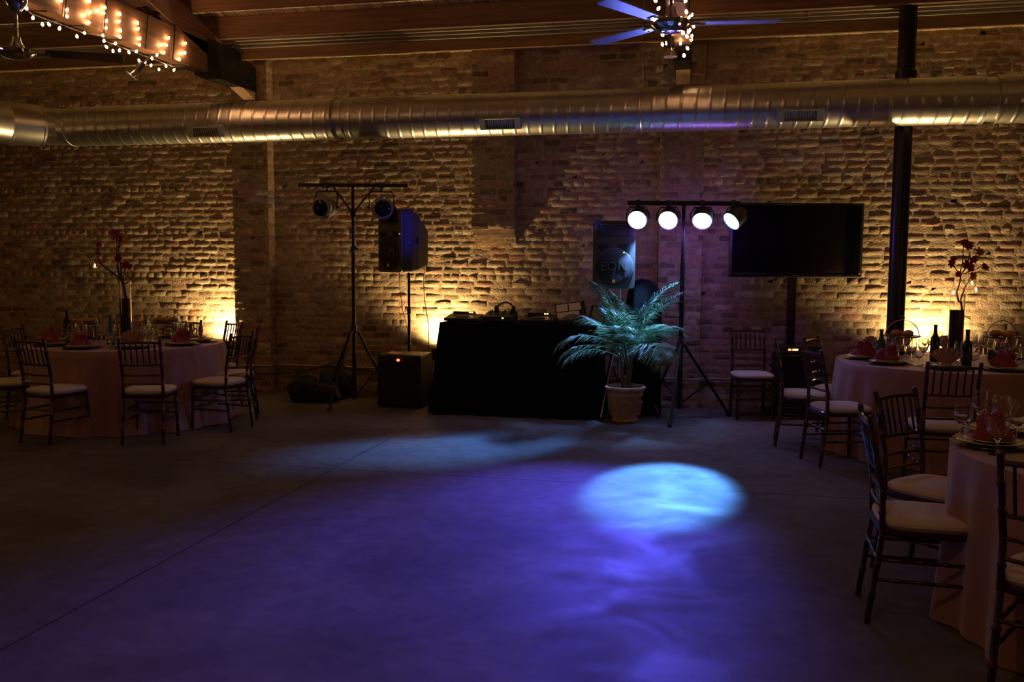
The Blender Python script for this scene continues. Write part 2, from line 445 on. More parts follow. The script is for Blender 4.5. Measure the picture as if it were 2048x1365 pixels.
# low conduit along the brick wall, and the cord hung from it
cy = WALL - .04
b = MB(); b.tube([(-11.1, cy, .335), (-5.62, cy, .335)], .012, 8); b.tube([(-5.62, cy, .335), (-5.62, WALL - .19, .335), (-5.10, WALL - .19, .335), (-5.10, cy, .335)], .012, 8)
b.tube([(-5.10, cy, .335), (-.54, cy, .33)], .012, 8); b.tube([(-.54, cy, .33), (-.54, WALL-.16, .33), (-.02, WALL-.16, .33), (-.02, cy, .33)], .012, 8); b.tube([(-.02, cy, .33), (2.0, cy, .335), (6.1, cy, .335)], .012, 8)
tag(b.build('wall_conduit', M_CONDUIT), 'thin pale metal conduit running low along the foot of the brick wall', 'conduit')
b = MB(); pts = [(-5.5, 9.93, .27), (-5.2, 9.93, .235), (-4.85, 10.06, .25), (-4.6, 10.08, .31), (-4.45, 10.09, .35), (-4.25, 10.09, .32), (-3.9, 10.07, .31), (-3.6, 10.06, .22), (-3.3, 10.0, .04), (-3.1, 9.95, .012)]
b.tube(pts, .010, 6); tag(b.build('power_cord', M_BLACKPLASTIC), 'black cord looped over the low wall conduit left of the bags', 'cord')

# ------------------------------------------------------------------ round duct with spiral seam
DY, DZ, DR = 9.10, 3.10, .215
def spiral_duct(x0, x1, y, z, r0):
    mb = MB(); seg = 48; pitch = .135; st = pitch / 14; n = int(abs(x1 - x0) / st) + 1
    for i in range(n + 1):
        x = x0 + (x1 - x0) * i / n
        for k in range(seg):
            a = 2 * PI * k / seg; ph = ((x / pitch) + k / seg * 1.0) % 1.0
            rid = max(0, 1 - abs(ph - .5) / .09); rr = r0 + .0055 * rid
            mb.v.append((x, y + rr * math.cos(a), z + rr * math.sin(a)))
    for i in range(n):
        for k in range(seg):
            l = (k + 1) % seg; mb.f.append((i*seg+k, (i+1)*seg+k, (i+1)*seg+l, i*seg+l))
    return mb
xa = at_y(148, 250, DY).x; xj = at_y(684, 245, DY).x; xk = at_y(1974, 220, DY).x
dt = thing('ventilation_duct', 'big round galvanised spiral duct hanging along the brick wall', 'duct', (0, 0, 0))
spiral_duct(xa, xj - .06, DY, DZ, DR).build('duct_section', M_DUCT, dt)
spiral_duct(xj + .06, xk - .05, DY, DZ, DR).build('duct_section', M_DUCT, dt)
spiral_duct(xk + .06, 6.15, DY, DZ + .0, DR).build('duct_section', M_DUCT, dt)
def collar(x0, x1, r0, r1):
    mb = MB(); Mx = Matrix.Translation((0, DY, DZ)) @ Matrix.Rotation(PI / 2, 4, 'Y')
    mb.lathe([(r0, x0), (r1, x0), (r1, x1), (r0, x1)], 48, Mx); return mb
for xx in (xa, xj - .06, xj + .06, xk - .05, xk + .06):
    b = MB(); b.tube([(xx + (-.006), DY, DZ), (xx + .006, DY, DZ)], DR + .007, 48); b.build('end_rim', M_DUCT, dt)
collar(xj - .065, xj + .065, DR - .03, DR - .022).build('duct_collar', M_DUCT, dt)
collar(xk - .055, xk + .065, DR - .03, DR - .018).build('duct_collar', M_DUCT, dt)
# elbow at the left end: collar, then segments turning towards the camera
path = [Vector((xa, DY, DZ)), Vector((xa - .12, DY, DZ)), Vector((xa - .34, DY - .12, DZ)), Vector((xa - .55, DY - .42, DZ)), Vector((xa - .66, DY - .95, DZ)), Vector((xa - .68, DY - 4.5, DZ))]
b = MB(); b.tube([path[0] + Vector((.02, 0, 0)), path[0] - Vector((.10, 0, 0))], DR - .012, 48, caps=False)
b.tube([path[0] - Vector((.06, 0, 0)), path[1] - Vector((.02, 0, 0)), path[2]], [DR - .012, DR - .012, DR - .01], 48, caps=False); b.build('duct_elbow', M_DUCT, dt)
for i in (2, 3):
    b = MB(); b.tube([path[i], path[i+1]], [DR + .014, DR + .014], 48, caps=False)
    for p in (path[i], path[i+1]):
        t = (path[i+1] - path[i]).normalized(); b.tube([p - t*.008, p + t*.008], DR + .022, 48)
    b.build('duct_elbow', M_DUCT, dt)
b = MB(); b.tube([path[4], path[5]], DR + .012, 48, caps=False); b.build('duct_section', M_DUCT, dt)
# supply registers and hanger straps
for px, py in ((413, 270), (1001, 258), (1600, 243)):
    c = at_y(px, py, DY - DR * .86); a = math.atan2(c.z - DZ, -(DY - c.y) * 1.0)
    ang = R(-32)
    Mx = Matrix.Translation((c.x, DY - (DR + .005) * math.cos(ang), DZ + (DR + .005) * math.sin(ang))) @ Matrix.Rotation(-ang, 4, 'X')
    b = MB(); b.box((0, .004, .055), (.42, .06, .014), Mx); b.box((0, .004, -.055), (.42, .06, .014), Mx); b.box((-.18, .004, 0), (.06, .06, .11), Mx); b.box((.18, .004, 0), (.06, .06, .11), Mx)
    g = b.build('register', M_GRATE, dt, smooth=False, bevel=.003)
    b = MB(); b.box((0, .02, 0), (.30, .01, .10), Mx); b.build('opening', M_DARKGAP, g, smooth=False)
    b = MB()
    for k in range(13): b.box((-.144 + .024 * k, -.005, 0), (.007, .03, .10), Mx)
    b.build('louvre', M_GRATE, g, smooth=False)
for px in (1284,):
    x = at_y(px, 240, DY).x; b = MB()
    pts = [(x, DY + math.cos(a) * (DR + .008), DZ + math.sin(a) * (DR + .008)) for a in [2 * PI * k / 40 for k in range(40)]]
    b.tube(pts, .006, 6, closed=True); b.tube([(x, DY, DZ + DR), (x, DY, zroof(DY) + JH)], .006, 6); b.build('hanger', M_SILVER, dt)

# ------------------------------------------------------------------ black steel column
c = at_y(1797, 500, 9.40); b = MB(); b.lathe([(.082, 0), (.082, zroof(9.4) + JH - .01)], 32)
cl = thing('steel_column', 'round black steel column in front of the brick wall right of the television', 'column', (c.x, 9.40, 0))
b.build('post', M_BLACKPAINT, cl)
z = at_y(1815, 150, 9.40).z; b = MB(); b.lathe([(.082, z - .06), (.098, z - .055), (.098, z + .035), (.085, z + .05)], 32); b.build('coupling', M_BLACKPAINT, cl)
z = at_y(1795, 456, 9.40).z; b = MB(); b.lathe([(.083, z - .006), (.087, z - .005), (.087, z + .005), (.083, z + .006)], 32); b.build('band', mat('rusty_band', (.12, .05, .03), .5, .4), cl)

# ------------------------------------------------------------------ trusses
def truss(x, label, near, webs):
    t = thing('roof_truss', label, 'truss', (x, 0, 0)); W2 = .15
    zb, zt = 3.60, 3.93
    b = MB(); b.box((0, (near + 9.28) / 2, (zb + zt) / 2), (W2, 9.28 - near, zt - zb)); b.build('bottom_chord', M_TRUSS, t, smooth=False, bevel=.008)
    b = MB(); dp = .30
    ya, yb = near, 9.96
    za, zb2 = zroof(ya) - .004, zroof(yb) - .004
    b.add([(-W2/2, ya, za - dp), (W2/2, ya, za - dp), (W2/2, yb, zb2 - dp), (-W2/2, yb, zb2 - dp), (-W2/2, ya, za), (W2/2, ya, za), (W2/2, yb, zb2), (-W2/2, yb, zb2)],
          [(0, 3, 2, 1), (4, 5, 6, 7), (0, 1, 5, 4), (1, 2, 6, 5), (2, 3, 7, 6), (3, 0, 4, 7)])
    b.build('rafter', M_TRUSS, t, smooth=False, bevel=.008)
    for (ya, yb) in webs:
        z1 = zroof(yb) - dp; p0, p1 = Vector((0, ya, zt - .05)), Vector((0, yb, z1 + .03)); d = p1 - p0
        q = d.to_track_quat('Z', 'X').to_matrix().to_4x4(); b = MB(); b.box((0, 0, 0), (.13, .13, d.length), Matrix.Translation((p0 + p1) / 2) @ q)
        b.build('web_member', M_TRUSS, t, smooth=False, bevel=.006)
    # steel shoe at the wall end
    b = MB()
    for s in (-1, 1): b.add([(s*.082, 8.92, 3.58), (s*.082, 9.97, 3.58), (s*.082, 9.97, 3.86), (s*.082, 9.5, 3.98), (s*.082, 8.92, 3.96)], [(0, 1, 2, 3, 4)])
    b.box((0, 9.36, 3.592), (.17, .88, .012)); b.build('gusset_plate', M_STEEL, t, smooth=False)
    b = MB(); b.box((0, 9.62, 3.70), (W2, .70, .20)); b.build('bearing_block', M_TRUSS, t, smooth=False, bevel=.006)
    b = MB()
    for s in (-1, 1):
        for yy, zz in ((9.05, 3.70), (9.05, 3.88), (9.25, 3.70), (9.25, 3.88), (9.6, 3.68), (9.8, 3.68), (9.6, 3.82)):
            b.lathe([(.016, 0), (.016, .012)], 6, Matrix.Translation((s * .082, yy, zz)) @ Matrix.Rotation(s * PI / 2, 4, 'Y'))
    b.build('bolt', M_STEEL, t, smooth=False)
    return t
XT1, XT2 = -5.33, -.28
truss(XT1, 'timber roof truss at upper left with star lights wound round its lower chord', 1.5, [(8.30, 8.12), (7.35, 7.9), (7.3, 6.7), (6.0, 6.6), (6.0, 5.3)])
truss(XT2, 'timber roof truss seen end-on above the chest of blue stage lights', 1.5, [(7.6, 7.2), (6.4, 7.0), (6.3, 5.6), (4.8, 5.5)])

BULB = MB(); BULB.lathe([(0, -.014), (.007, -.012), (.011, -.002), (.009, .008), (.004, .016), (0, .019)], 8)
bulb_me = [None]
def string_lights(label, spots, wires):
    t = thing('string_lights', label, 'string lights', (0, 0, 0))
    b = MB()
    for w_ in wires: b.tube(w_, .006, 5)
    b.build('wire', M_WIRE, t)
    for p in spots:
        if bulb_me[0] is None:
            o = BULB.build('bulb', M_BULB, t); bulb_me[0] = o.data
        else:
            o = bpy.data.objects.new('bulb', bulb_me[0]); col.objects.link(o); o.parent = t
        o.location = p; o.rotation_euler = (random.uniform(-.6, .6), random.uniform(-.6, .6), 0)
def on_x(px, py, X):
    v = ray(px, py); t_ = X / v.x
    return Vector((X, v.y * t_, CAM_H + v.z * t_))
L1 = [(53, 17), (66, 36), (85, 49), (98, 49), (119, 57), (154, 73), (169, 66), (208, 82), (213, 94), (226, 102), (239, 101), (258, 105), (273, 103), (278, 121), (290, 124), (304, 117), (302, 131), (318, 139), (332, 132), (348, 140), (231, 87), (206, 71),
      (134, 20), (134, 33), (122, 1), (179, 2), (181, 25), (169, 31), (178, 45), (210, 15), (208, 26), (213, 42), (212, 56), (240, 28), (238, 43), (241, 61), (240, 74), (275, 46), (276, 58), (280, 77), (279, 90), (337, 76), (333, 90), (322, 90), (328, 105), (314, 110), (371, 87), (363, 107), (370, 106), (359, 119), (196, 22)]
sp = [on_x(px, py, XT1 + .098) for px, py in L1]
wires = []
low = sorted([p for p in sp[:22]], key=lambda p: p.y)
wires.append([Vector((XT1 + .085, 2.0, 3.60))] + [Vector((XT1 + .088, p.y, max(3.52, min(p.z, 3.66)))) for p in low] + [Vector((XT1 + .085, 9.0, 3.60))])
for yy in (5.3, 5.75, 6.25, 6.7, 7.2, 7.8, 8.25):
    wires.append([(XT1 + .088, yy, 3.59), (XT1 + .088, yy + .06, 3.94), (XT1 - .085, yy + .14, 3.94), (XT1 - .085, yy + .2, 3.59), (XT1 + .088, yy + .25, 3.585)])
string_lights('string of glowing star lights wound round the truss at upper left', sp, wires)
L2 = [(1311, 1), (1317, 17), (1344, 3), (1371, 2), (1386, 13), (1373, 24), (1384, 30), (1378, 35), (1387, 53), (1380, 60), (1377, 64), (1366, 66), (1325, 70), (1342, 75), (1374, 73), (1384, 72), (1383, 80), (1325, 89), (1333, 87), (1361, 87), (1375, 97), (1368, 111)]
sp = []
for px, py in L2:
    X = XT2 + (.095 if px > 1364 else -.095 if px < 1338 else 0.02)
    v = ray(px, py)
    # sides hang on the side faces, the middle ones below the chord
    if abs(v.x) > 1e-4 and abs(X - XT2) > .05 and 3.0 < on_x(px, py, X).y < 9.3: p = on_x(px, py, X)
    else:
        t_ = (3.575 - CAM_H) / v.z; p = Vector((v.x * t_, v.y * t_, 3.575))
    p.y = min(p.y, 9.2); sp.append(p)
wires = [[(XT2 + .088, 3 + i * .7, 3.585), (XT2 + .088, 3.2 + i * .7, 3.94), (XT2 - .088, 3.4 + i * .7, 3.94), (XT2 - .088, 3.6 + i * .7, 3.585), (XT2 + .088, 3.7 + i * .7, 3.585)] for i in range(8)]
string_lights('string of glowing lights wound round the truss behind the blue-lit ceiling fan', sp, wires)

def flood(label, px, py, p, tilt, watt=0):
    t = thing('flood_lamp', label, 'spot lamp', p); t.rotation_euler = tilt
    b = MB(); b.lathe([(.016, .0), (.03, -.005), (.032, .075), (.022, .09)], 20, Matrix.Translation((0, 0, .02))); b.build('socket', M_BLACKPLASTIC, t)
    b = MB(); b.lathe([(.022, .03), (.03, .01), (.052, -.035), (.058, -.05)], 28); b.build('reflector', M_CHROME, t)
    b = MB(); b.lathe([(.058, -.05), (.061, -.055), (.05, -.066), (.0, -.070)], 28); b.build('front_glass', M_FOG, t)
    b = MB(); b.tube([(0, 0, .10), (0, .01, .14), (0, .03, .20)], .008, 8); b.build('arm', M_BLACKPLASTIC, t)
    if watt: lamp_obj('lamp', 'POINT', (0, 0, -.12), watt, (1.0, .55, .27), t, shadow_soft_size=.05)
flood('clear reflector bulb hung under the truss at upper left', 268, 140, on_x(272, 132, XT1 + .06) - Vector((0, 0, .05)), (R(-10), R(38), 0))
flood('clear reflector bulb hung below the blue-lit ceiling fan under the truss', 1343, 100, at_y(1341, 100, 7.9), (R(8), 0, 0))

flood('added unseen fill bulb on the upper left truss, nearest the viewer', 0, 0, Vector((XT1 + .12, 1.7, 3.42)), (0, 0, 0), 19)  # added out-of-view bulb giving warm fill
flood('added unseen fill bulb on the end-on truss, nearest the viewer', 0, 0, Vector((XT2, 1.7, 3.38)), (0, 0, 0), 19)  # second added fill bulb, likewise out of view

# ------------------------------------------------------------------ ceiling fans
def fan(label, loc, blades, pitch, top, blade_mat):
    t = thing('ceiling_fan', label, 'ceiling fan', loc)
    b = MB(); b.lathe([(.0, -.052), (.05, -.055), (.10, -.043), (.135, -.015), (.14, .008), (.115, .022), (.06, .035), (.035, .075), (.03, .11), (0, .115)], 36); b.build('motor_housing', M_CHROME, t)
    b = MB()
    b.tube([(.0, 0, .10), (0, 0, top - .08)], .014, 12); b.build('downrod', M_CHROME, t)
    b = MB(); b.lathe([(.02, top - .13), (.03, top - .12), (.085, top - .05), (.09, top - .005), (0, top)], 28); b.build('canopy', M_CHROME, t)
    for a, ln in blades:
        Mx = Matrix.Rotation(a, 4, 'Z') @ Matrix.Rotation(R(pitch), 4, 'X')
        b = MB(); b.prism([(.20, -.052), (.20, .052), (ln - .03, .068), (ln, .045), (ln, -.045), (ln - .03, -.068)], .008, Mx); bl = b.build('blade', blade_mat, t, smooth=False, bevel=.003)
        b = MB(); b.box((.165, 0, -.004), (.13, .05, .006), Mx)
        for s in (-1, 1): b.lathe([(.006, -.012), (.006, .0)], 8, Mx @ Matrix.Translation((.21, s * .02, 0)))
        b.build('bracket', M_CHROME, bl, smooth=False)
    return t
fl = PD(34, 7.13)
p = at_y(34, 104, fl.y); 
M_BLADE = mat('fan_blade', (.035, .022, .018), .35)
fan('chrome ceiling fan with black blades at the upper left edge', (p.x, p.y, p.z), [(R(30), .76), (R(150), .74), (R(262), .74)], -15, 3.60 - p.z, M_BLADE)
p = at_y(1341, 48, 6.26)
M_BLADE2 = mat('blue_lit_blade', (.40, .44, .70), .3)  # blue of the stage lights mixed into the blade colour
fan('chrome ceiling fan whose blades glow blue, at top right of centre', (p.x, p.y, p.z), [(R(6), .72), (R(142), .72), (R(238), .72)], 4, 3.60 - p.z, M_BLADE2)

# ------------------------------------------------------------------ tripods
def tripod(t, hub, spread, feet, r, m, low=.16, leg_m=None, hub_r=.03, brace_h=.30):
    leg_m = leg_m or m
    b = MB(); b.lathe([(hub_r*.8, hub-.05), (hub_r*1.25, hub-.045), (hub_r*1.25, hub+.03), (hub_r*.8, hub+.035)], 16); b.build('hub', M_BLACKPLASTIC, t)
    b = MB(); b.lathe([(hub_r*.9, low-.03), (hub_r, low-.025), (hub_r, low+.02), (hub_r*.7, low+.03)], 14); b.build('lower_collar', M_BLACKPLASTIC, t)
    for a in feet:
        dx, dy = math.cos(a), math.sin(a)
        b = MB(); b.tube([(dx*.03, dy*.03, hub), (dx*spread, dy*spread, .018)], r, 10); lg = b.build('leg', leg_m, t)
        b = MB(); b.tube([(dx*(spread-.03), dy*(spread-.03), .04), (dx*(spread+.012), dy*(spread+.012), .012)], r*1.45, 10); b.build('rubber_foot', M_BLACKPLASTIC, lg)
        k = (hub - brace_h) / hub
        b = MB(); b.tube([(dx*.02, dy*.02, low), (dx*spread*k, dy*spread*k, brace_h)], r*.7, 8); b.build('brace', m, t)

# left lighting stand
c = PD(707, 10.0)
stl = thing('lighting_stand', 'tall black tripod lighting stand with crossbar, left of the pole-mounted speaker', 'stand', (c.x, c.y, 0), YAW)
tripod(stl, .86, .50, (R(247), R(42), R(140)), .014, M_STEEL, low=.10, brace_h=.36)
zb = at_y(707, 371, c.y).z
b = MB(); b.tube([(0, 0, .06), (0, 0, 1.75)], .021, 14); b.tube([(0, 0, 1.7), (0, 0, zb)], .016, 14); b.build('pole', M_STEEL, stl)
b = MB(); b.lathe([(.022, 1.70), (.03, 1.705), (.03, 1.765), (.022, 1.77)], 14); b.tube([(.02, 0, 1.735), (.06, -.01, 1.735)], .012, 8); b.build('clamp_knob', M_BLACKPLASTIC, stl)
b = MB(); b.box((.005, 0, zb), (1.20, .035, .035)); b.box((-.48, -.019, zb - .014), (.22, .003, .008)); b.build('crossbar', M_STEEL, stl, smooth=False, bevel=.003)
b = MB(); b.tube([(-.21, 0, zb - .02), (-.015, 0, zb - .29)], .010, 8); b.tube([(.23, 0, zb - .02), (.015, 0, zb - .29)], .010, 8)
b.lathe([(.024, zb - .34), (.03, zb - .33), (.03, zb - .27), (.024, zb - .26)], 12); b.build('strut', M_STEEL, stl)
for i, (dx, r_, lb) in enumerate(((-.285, -18, 'grey unlit stage lamp hanging at the left of the left lighting stand'), (.315, 14, 'grey unlit stage lamp hanging at the right of the left stand, half behind the speaker'))):
    o0 = P((707 - CX) * 10.0 / F + dx, 10.0 - .0, zb)
    t = thing('stage_lamp', lb, 'stage light', o0, YAW + R(r_))
    b = MB(); b.box((0, 0, 0), (.05, .06, .055)); b.tube([(0, 0, -.03), (0, 0, -.065)], .012, 8); b.build('clamp', M_BLACKPLASTIC, t, smooth=False, bevel=.004)
    b = MB(); b.tube([(-.135, -.02, -.27), (-.135, -.01, -.10), (-.115, 0, -.068), (.115, 0, -.068), (.135, -.01, -.10), (.135, -.02, -.27)], .007, 6)
    for s in (-1, 1): b.lathe([(.012, 0), (.016, .012), (.0, .03)], 10, Matrix.Translation((s*.135, -.02, -.24)) @ Matrix.Rotation(s*PI/2, 4, 'Y'))
    b.build('yoke', M_STEEL, t)
    Mx = Matrix.Translation((0, -.02, -.245)) @ Matrix.Rotation(R(96), 4, 'X')
    b = MB(); b.lathe([(0, -.17), (.05, -.165), (.085, -.12), (.108, -.02), (.112, .05), (.112, .075), (.10, .078), (.098, .06)], 32, Mx); b.build('housing', mat('lamp_grey', (.16, .15, .12), .45), t)
    b = MB(); b.lathe([(.112, .06), (.124, .085), (.118, .11), (.098, .125), (.090, .122)], 32, Mx); b.build('lens_rim', mat('lens_rim', (.22, .20, .15), .12, spec=.9), t)
    b = MB(); b.lathe([(.094, .118), (.075, .135), (.04, .146), (0, .149)], 32, Mx); b.build('lens', M_LENSOFF, t)
b = MB(); b.tube([Vector((.13, -.02, zb+.015)), Vector((.15, -.02, zb + .07)), Vector((.20, -.02, zb + .085)), Vector((.25, -.02, zb + .06)), Vector((.265, -.02, zb+.01))], .005, 6); b.build('cable_loop', M_BLACKPLASTIC, stl)

# right lighting stand with LED pars
DRS = 9.20
c = PD(1363, DRS)
zb = at_y(1363, 407, c.y).z
zl = at_y(1363, 440, c.y).z
strr = thing('lighting_stand', 'tall black tripod stand whose crossbar carries the blazing blue stage lights', 'stand', (c.x, c.y, 0), YAW)
tripod(strr, .77, .55, (R(250), R(10), R(116)), .015, M_STEEL, low=.16, brace_h=.36)
b = MB(); b.tube([(0, 0, .10), (0, 0, 1.6)], .024, 14); b.tube([(0, 0, 1.55), (0, 0, zb)], .018, 14); b.lathe([(.025, 1.16), (.032, 1.165), (.032, 1.20), (.025, 1.205)], 14); b.build('pole', M_STEEL, strr)
b = MB(); b.box((.0, 0, zb), (1.14, .04, .045)); b.build('crossbar', M_STEEL, strr, smooth=False, bevel=.003)
LX = [1272, 1333, 1400, 1461]
LN = ['leftmost of the four round blue-white stage lights in a row', 'second from left of the four round blue-white stage lights', 'third from left of the four round blue-white stage lights, right of the pole', 'rightmost stage light, turned aside and cyan-white, overlapping the television']
for i, px in enumerate(LX):
    p0 = PD(px, DRS - .07, zl); (tx, td), colr, watt, cone, blend = BEAMS[i]
    tgt = P(tx, td, 0)
    t = thing('led_par_light', LN[i], 'stage light', (p0.x, p0.y, zl)); 
    up = PD(px, DRS, zb)
    b = MB(); rel = Vector((up.x - p0.x, up.y - p0.y, zb - zl)); b.box(tuple(rel), (.045, .07, .06), None); b.tube([rel, rel * .75], .010, 8); b.build('clamp', M_BLACKPLASTIC, t, smooth=False)
    d = (tgt - Vector((p0.x, p0.y, zl))).normalized()
    side = d.cross(Vector((0, 0, 1))).normalized()
    b = MB(); pts = [side * .115, side * .118 + rel * .35, side * .08 + rel * .75, -side * .08 + rel * .75, -side * .118 + rel * .35, -side * .115]; b.tube(pts, .007, 6); b.build('yoke', M_STEEL, t)
    q = d.to_track_quat('Z', 'Y').to_matrix().to_4x4()
    b = MB(); b.lathe([(0, -.16), (.055, -.155), (.095, -.10), (.102, .0), (.102, .03), (.095, .03), (.09, .01)], 32, q); b.build('housing', M_BLACKPLASTIC, t)
    b = MB()
    for qx in range(-4, 5):
        for qy in range(-4, 5):
            ux, uy = (qx + .5 * (qy % 2)) * .0235, qy * .0204
            if math.hypot(ux, uy) < .086: b.lathe([(.0125, .012), (.011, .020), (.006, .024), (0, .025)], 8, q @ Matrix.Translation((ux, uy, 0)))
    b.build('led_cluster', M_LEDLENS if i < 3 else M_LEDLENS2, t)
    b = MB(); b.lathe([(.092, .006), (.092, .014), (0, .015)], 32, q); b.build('lens', M_LEDLENS if i < 3 else M_LEDLENS2, t)
    so = d * .045; l = lamp_obj('beam', 'SPOT', so, watt, colr, t, spot_size=R(cone), spot_blend=blend, shadow_soft_size=.06); l.rotation_euler = d.to_track_quat('-Z', 'Y').to_euler()
    l = lamp_obj('spill', 'SPOT', d * .05, SPILL[i][0], SPILL[i][1], t, spot_size=R(172), spot_blend=.6, shadow_soft_size=.08); l.rotation_euler = d.to_track_quat('-Z', 'Y').to_euler()
    lamp_obj('wall_fill', 'POINT', d * .03 - Vector((0, 0, .13)), 0.4 if i == 0 else 4.0, (.32, .14, 1.0), t, shadow_soft_size=.05)  # added fill: tints the wall purple in place of bloom round the lenses
    if i == 0:
        q0 = Vector((0, 0, -.14)); l = lamp_obj('palm_fill', 'SPOT', q0, 270, (.17, .40, 1.0), t, spot_size=R(66), spot_blend=.7, shadow_soft_size=.03); l.rotation_euler = aim(Vector((p0.x, p0.y, zl)) + q0, PD(1262, 9.0, 1.0))  # added spot aimed down at the palm to brighten it blue

    if i in (0, 1):     # added fill spots that turn the fan and far loudspeaker side blue
        tt, ww, sz = ((-1.25, 10.0, 1.95), 130, 16) if i == 0 else ((1.05, 6.17, 3.25), 170, 26)
        l = lamp_obj('blue_fill', 'SPOT', d * .12, ww, (.05, .06, 1.0), t, spot_size=R(sz), spot_blend=1.0, shadow_soft_size=.04)
        l.rotation_euler = aim(Vector((p0.x, p0.y, zl)) + d * .12, P(*tt))

# ------------------------------------------------------------------ speakers
def speaker_body(t, wd=.43, h=.69, dp=.42, grey=M_GREYPLASTIC):
    """front faces -Y, bottom at z=0"""
    hw = wd / 2
    b = MB(); rings = []
    ys = [(-.02, 1.0), (.10, 1.0), (.22, .86), (.36, .62), (dp, .50)]
    for y, s in ys:
        zz0 = .0 + (.0 if s == 1 else (1 - s) * .15); 
        rings.append([(-hw*s, y, zz0), (hw*s, y, zz0), (hw*s, y, h*.42 if s < .6 else h * .5), (hw*s, y, h - (1-s)*.45), (-hw*s, y, h - (1-s)*.45), (-hw*s, y, h*.42 if s < .6 else h*.5)])
    vs = [v for r_ in rings for v in r_]; fs = [tuple(range(6))]
    for i in range(len(rings)-1):
        for k in range(6): fs.append((i*6+k, i*6+(k+1) % 6, (i+1)*6+(k+1) % 6, (i+1)*6+k))
    fs.append(tuple((len(rings)-1)*6 + k for k in reversed(range(6)))); b.add(vs, fs); b.build('cabinet', M_BLACKPLASTIC, t, smooth=False, bevel=.02)
    b = MB(); poly = []
    for cx_, cz_, a0 in ((hw-.035, h-.035, 0), (-hw+.035, h-.035, 90), (-hw+.035, .035, 180), (hw-.035, .035, 270)):
        for k in range(5): a = R(a0 + k*22.5); poly.append((cx_ + .035*math.cos(a), cz_ + .035*math.sin(a)))
    b.prism(poly, .03, Matrix.Translation((0, -.045, 0)), 'y'); fr = b.build('front_baffle', grey, t, smooth=False, bevel=.008)
    # horn
    b = MB(); b.box((0, -.048, h*.865), (wd*.72, .012, h*.17)); b.build('horn_mouth', M_GRILLE, fr, smooth=False, bevel=.01)
    b = MB(); b.tube([(-wd*.34, -.055, h*.945), (0, -.06, h*.95), (wd*.34, -.055, h*.945)], .008, 8); b.build('horn_lip', grey, fr)
    for s in (-1, 1):
        b = MB(); b.prism([(s*.045, h*.66), (s*.16, h*.66), (s*.17, h*.60), (s*.13, h*.545), (s*.08, h*.57)], .010, Matrix.Translation((0, -.052, 0)), 'y'); b.build('port', M_DARKGAP, fr, smooth=False)
    # woofer grille: oval
    b = MB(); n = 40; vs = []; fs = []
    for j, (rr, yy) in enumerate(((1.0, -.046), (.99, -.056), (.93, -.06), (.6, -.066), (.0, -.068))):
        for k in range(n): a = 2*PI*k/n; vs.append((wd*.44*rr*math.cos(a), yy, h*.315 + h*.275*rr*math.sin(a)))
    for j in range(4):
        for k in range(n): fs.append((j*n+k, j*n+(k+1) % n, (j+1)*n+(k+1) % n, (j+1)*n+k))
    b.add(vs, fs); gr = b.build('woofer_grille', M_GRILLE, fr)
    b = MB(); pts = [(wd*.445*math.cos(2*PI*k/n), -.05, h*.315 + h*.28*math.sin(2*PI*k/n)) for k in range(n)]; b.tube(pts, .006, 6, closed=True); b.build('grille_ring', M_GREYPLASTIC, fr)
    # raised EON lettering
    cu = bpy.data.curves.new('lettering', 'FONT'); cu.body = 'EON'; cu.size = .125; cu.extrude = .004; cu.align_x = 'CENTER'; cu.space_character = 1.05
    tmp = bpy.data.objects.new('tmp', cu); col.objects.link(tmp); bpy.context.view_layer.update()
    me = bpy.data.meshes.new_from_object(tmp.evaluated_get(bpy.context.evaluated_depsgraph_get())); bpy.data.objects.remove(tmp)
    me.materials.clear(); me.materials.append(M_GREYPLASTIC); lo = bpy.data.objects.new('lettering', me); col.objects.link(lo); lo.parent = gr
    lo.matrix_local = Matrix.Translation((0, -.070, h*.275)) @ Matrix.Rotation(PI/2, 4, 'X')
    b = MB(); b.box((0, -.060, h*.115), (.03, .012, .035)); b.build('badge', mat('orange_badge', (.45, .10, .05), .5, emit=(1, .2, .1), es=.05), fr, smooth=False)
    return fr
c = PD(812, 10.12); z0 = at_y(800, 545, c.y).z
sp1 = thing('loudspeaker', 'grey and black loudspeaker on a pole above the subwoofer, turned to the left', 'speaker', (c.x + .02, c.y + .0, z0), YAW - R(46))
sp1.location = (c.x - .12, c.y - .1, z0)
f1 = speaker_body(sp1)
for ch in list(bpy.data.objects):
    pass
b = MB(); b.lathe([(.003, 0), (.003, .004)], 8, Matrix.Translation((.19, -.05, .42)) @ Matrix.Rotation(PI/2, 4, 'X')); b.build('indicator', M_AMBER, sp1)
b = MB(); b.box((.225, .14, .30), (.012, .10, .02)); b.box((.215, .19, .34), (.014, .02, .10)); b.build('handle', M_STEEL, sp1, smooth=False)
c2 = PD(1226, 9.25); z2 = at_y(1224, 578, c2.y).z
sp2 = thing('loudspeaker', 'black loudspeaker facing forward just left of the blue stage lights', 'speaker', (c2.x, c2.y, z2), YAW - R(6))
speaker_body(sp2, grey=mat('dark_grey_plastic', (.045, .042, .04), .45))
b = MB(); b.lathe([(.006, 0), (.006, .008)], 10, Matrix.Translation((.10, -.06, .37)) @ Matrix.Rotation(PI/2, 4, 'X')); b.build('power_indicator', M_GREEN, sp2)

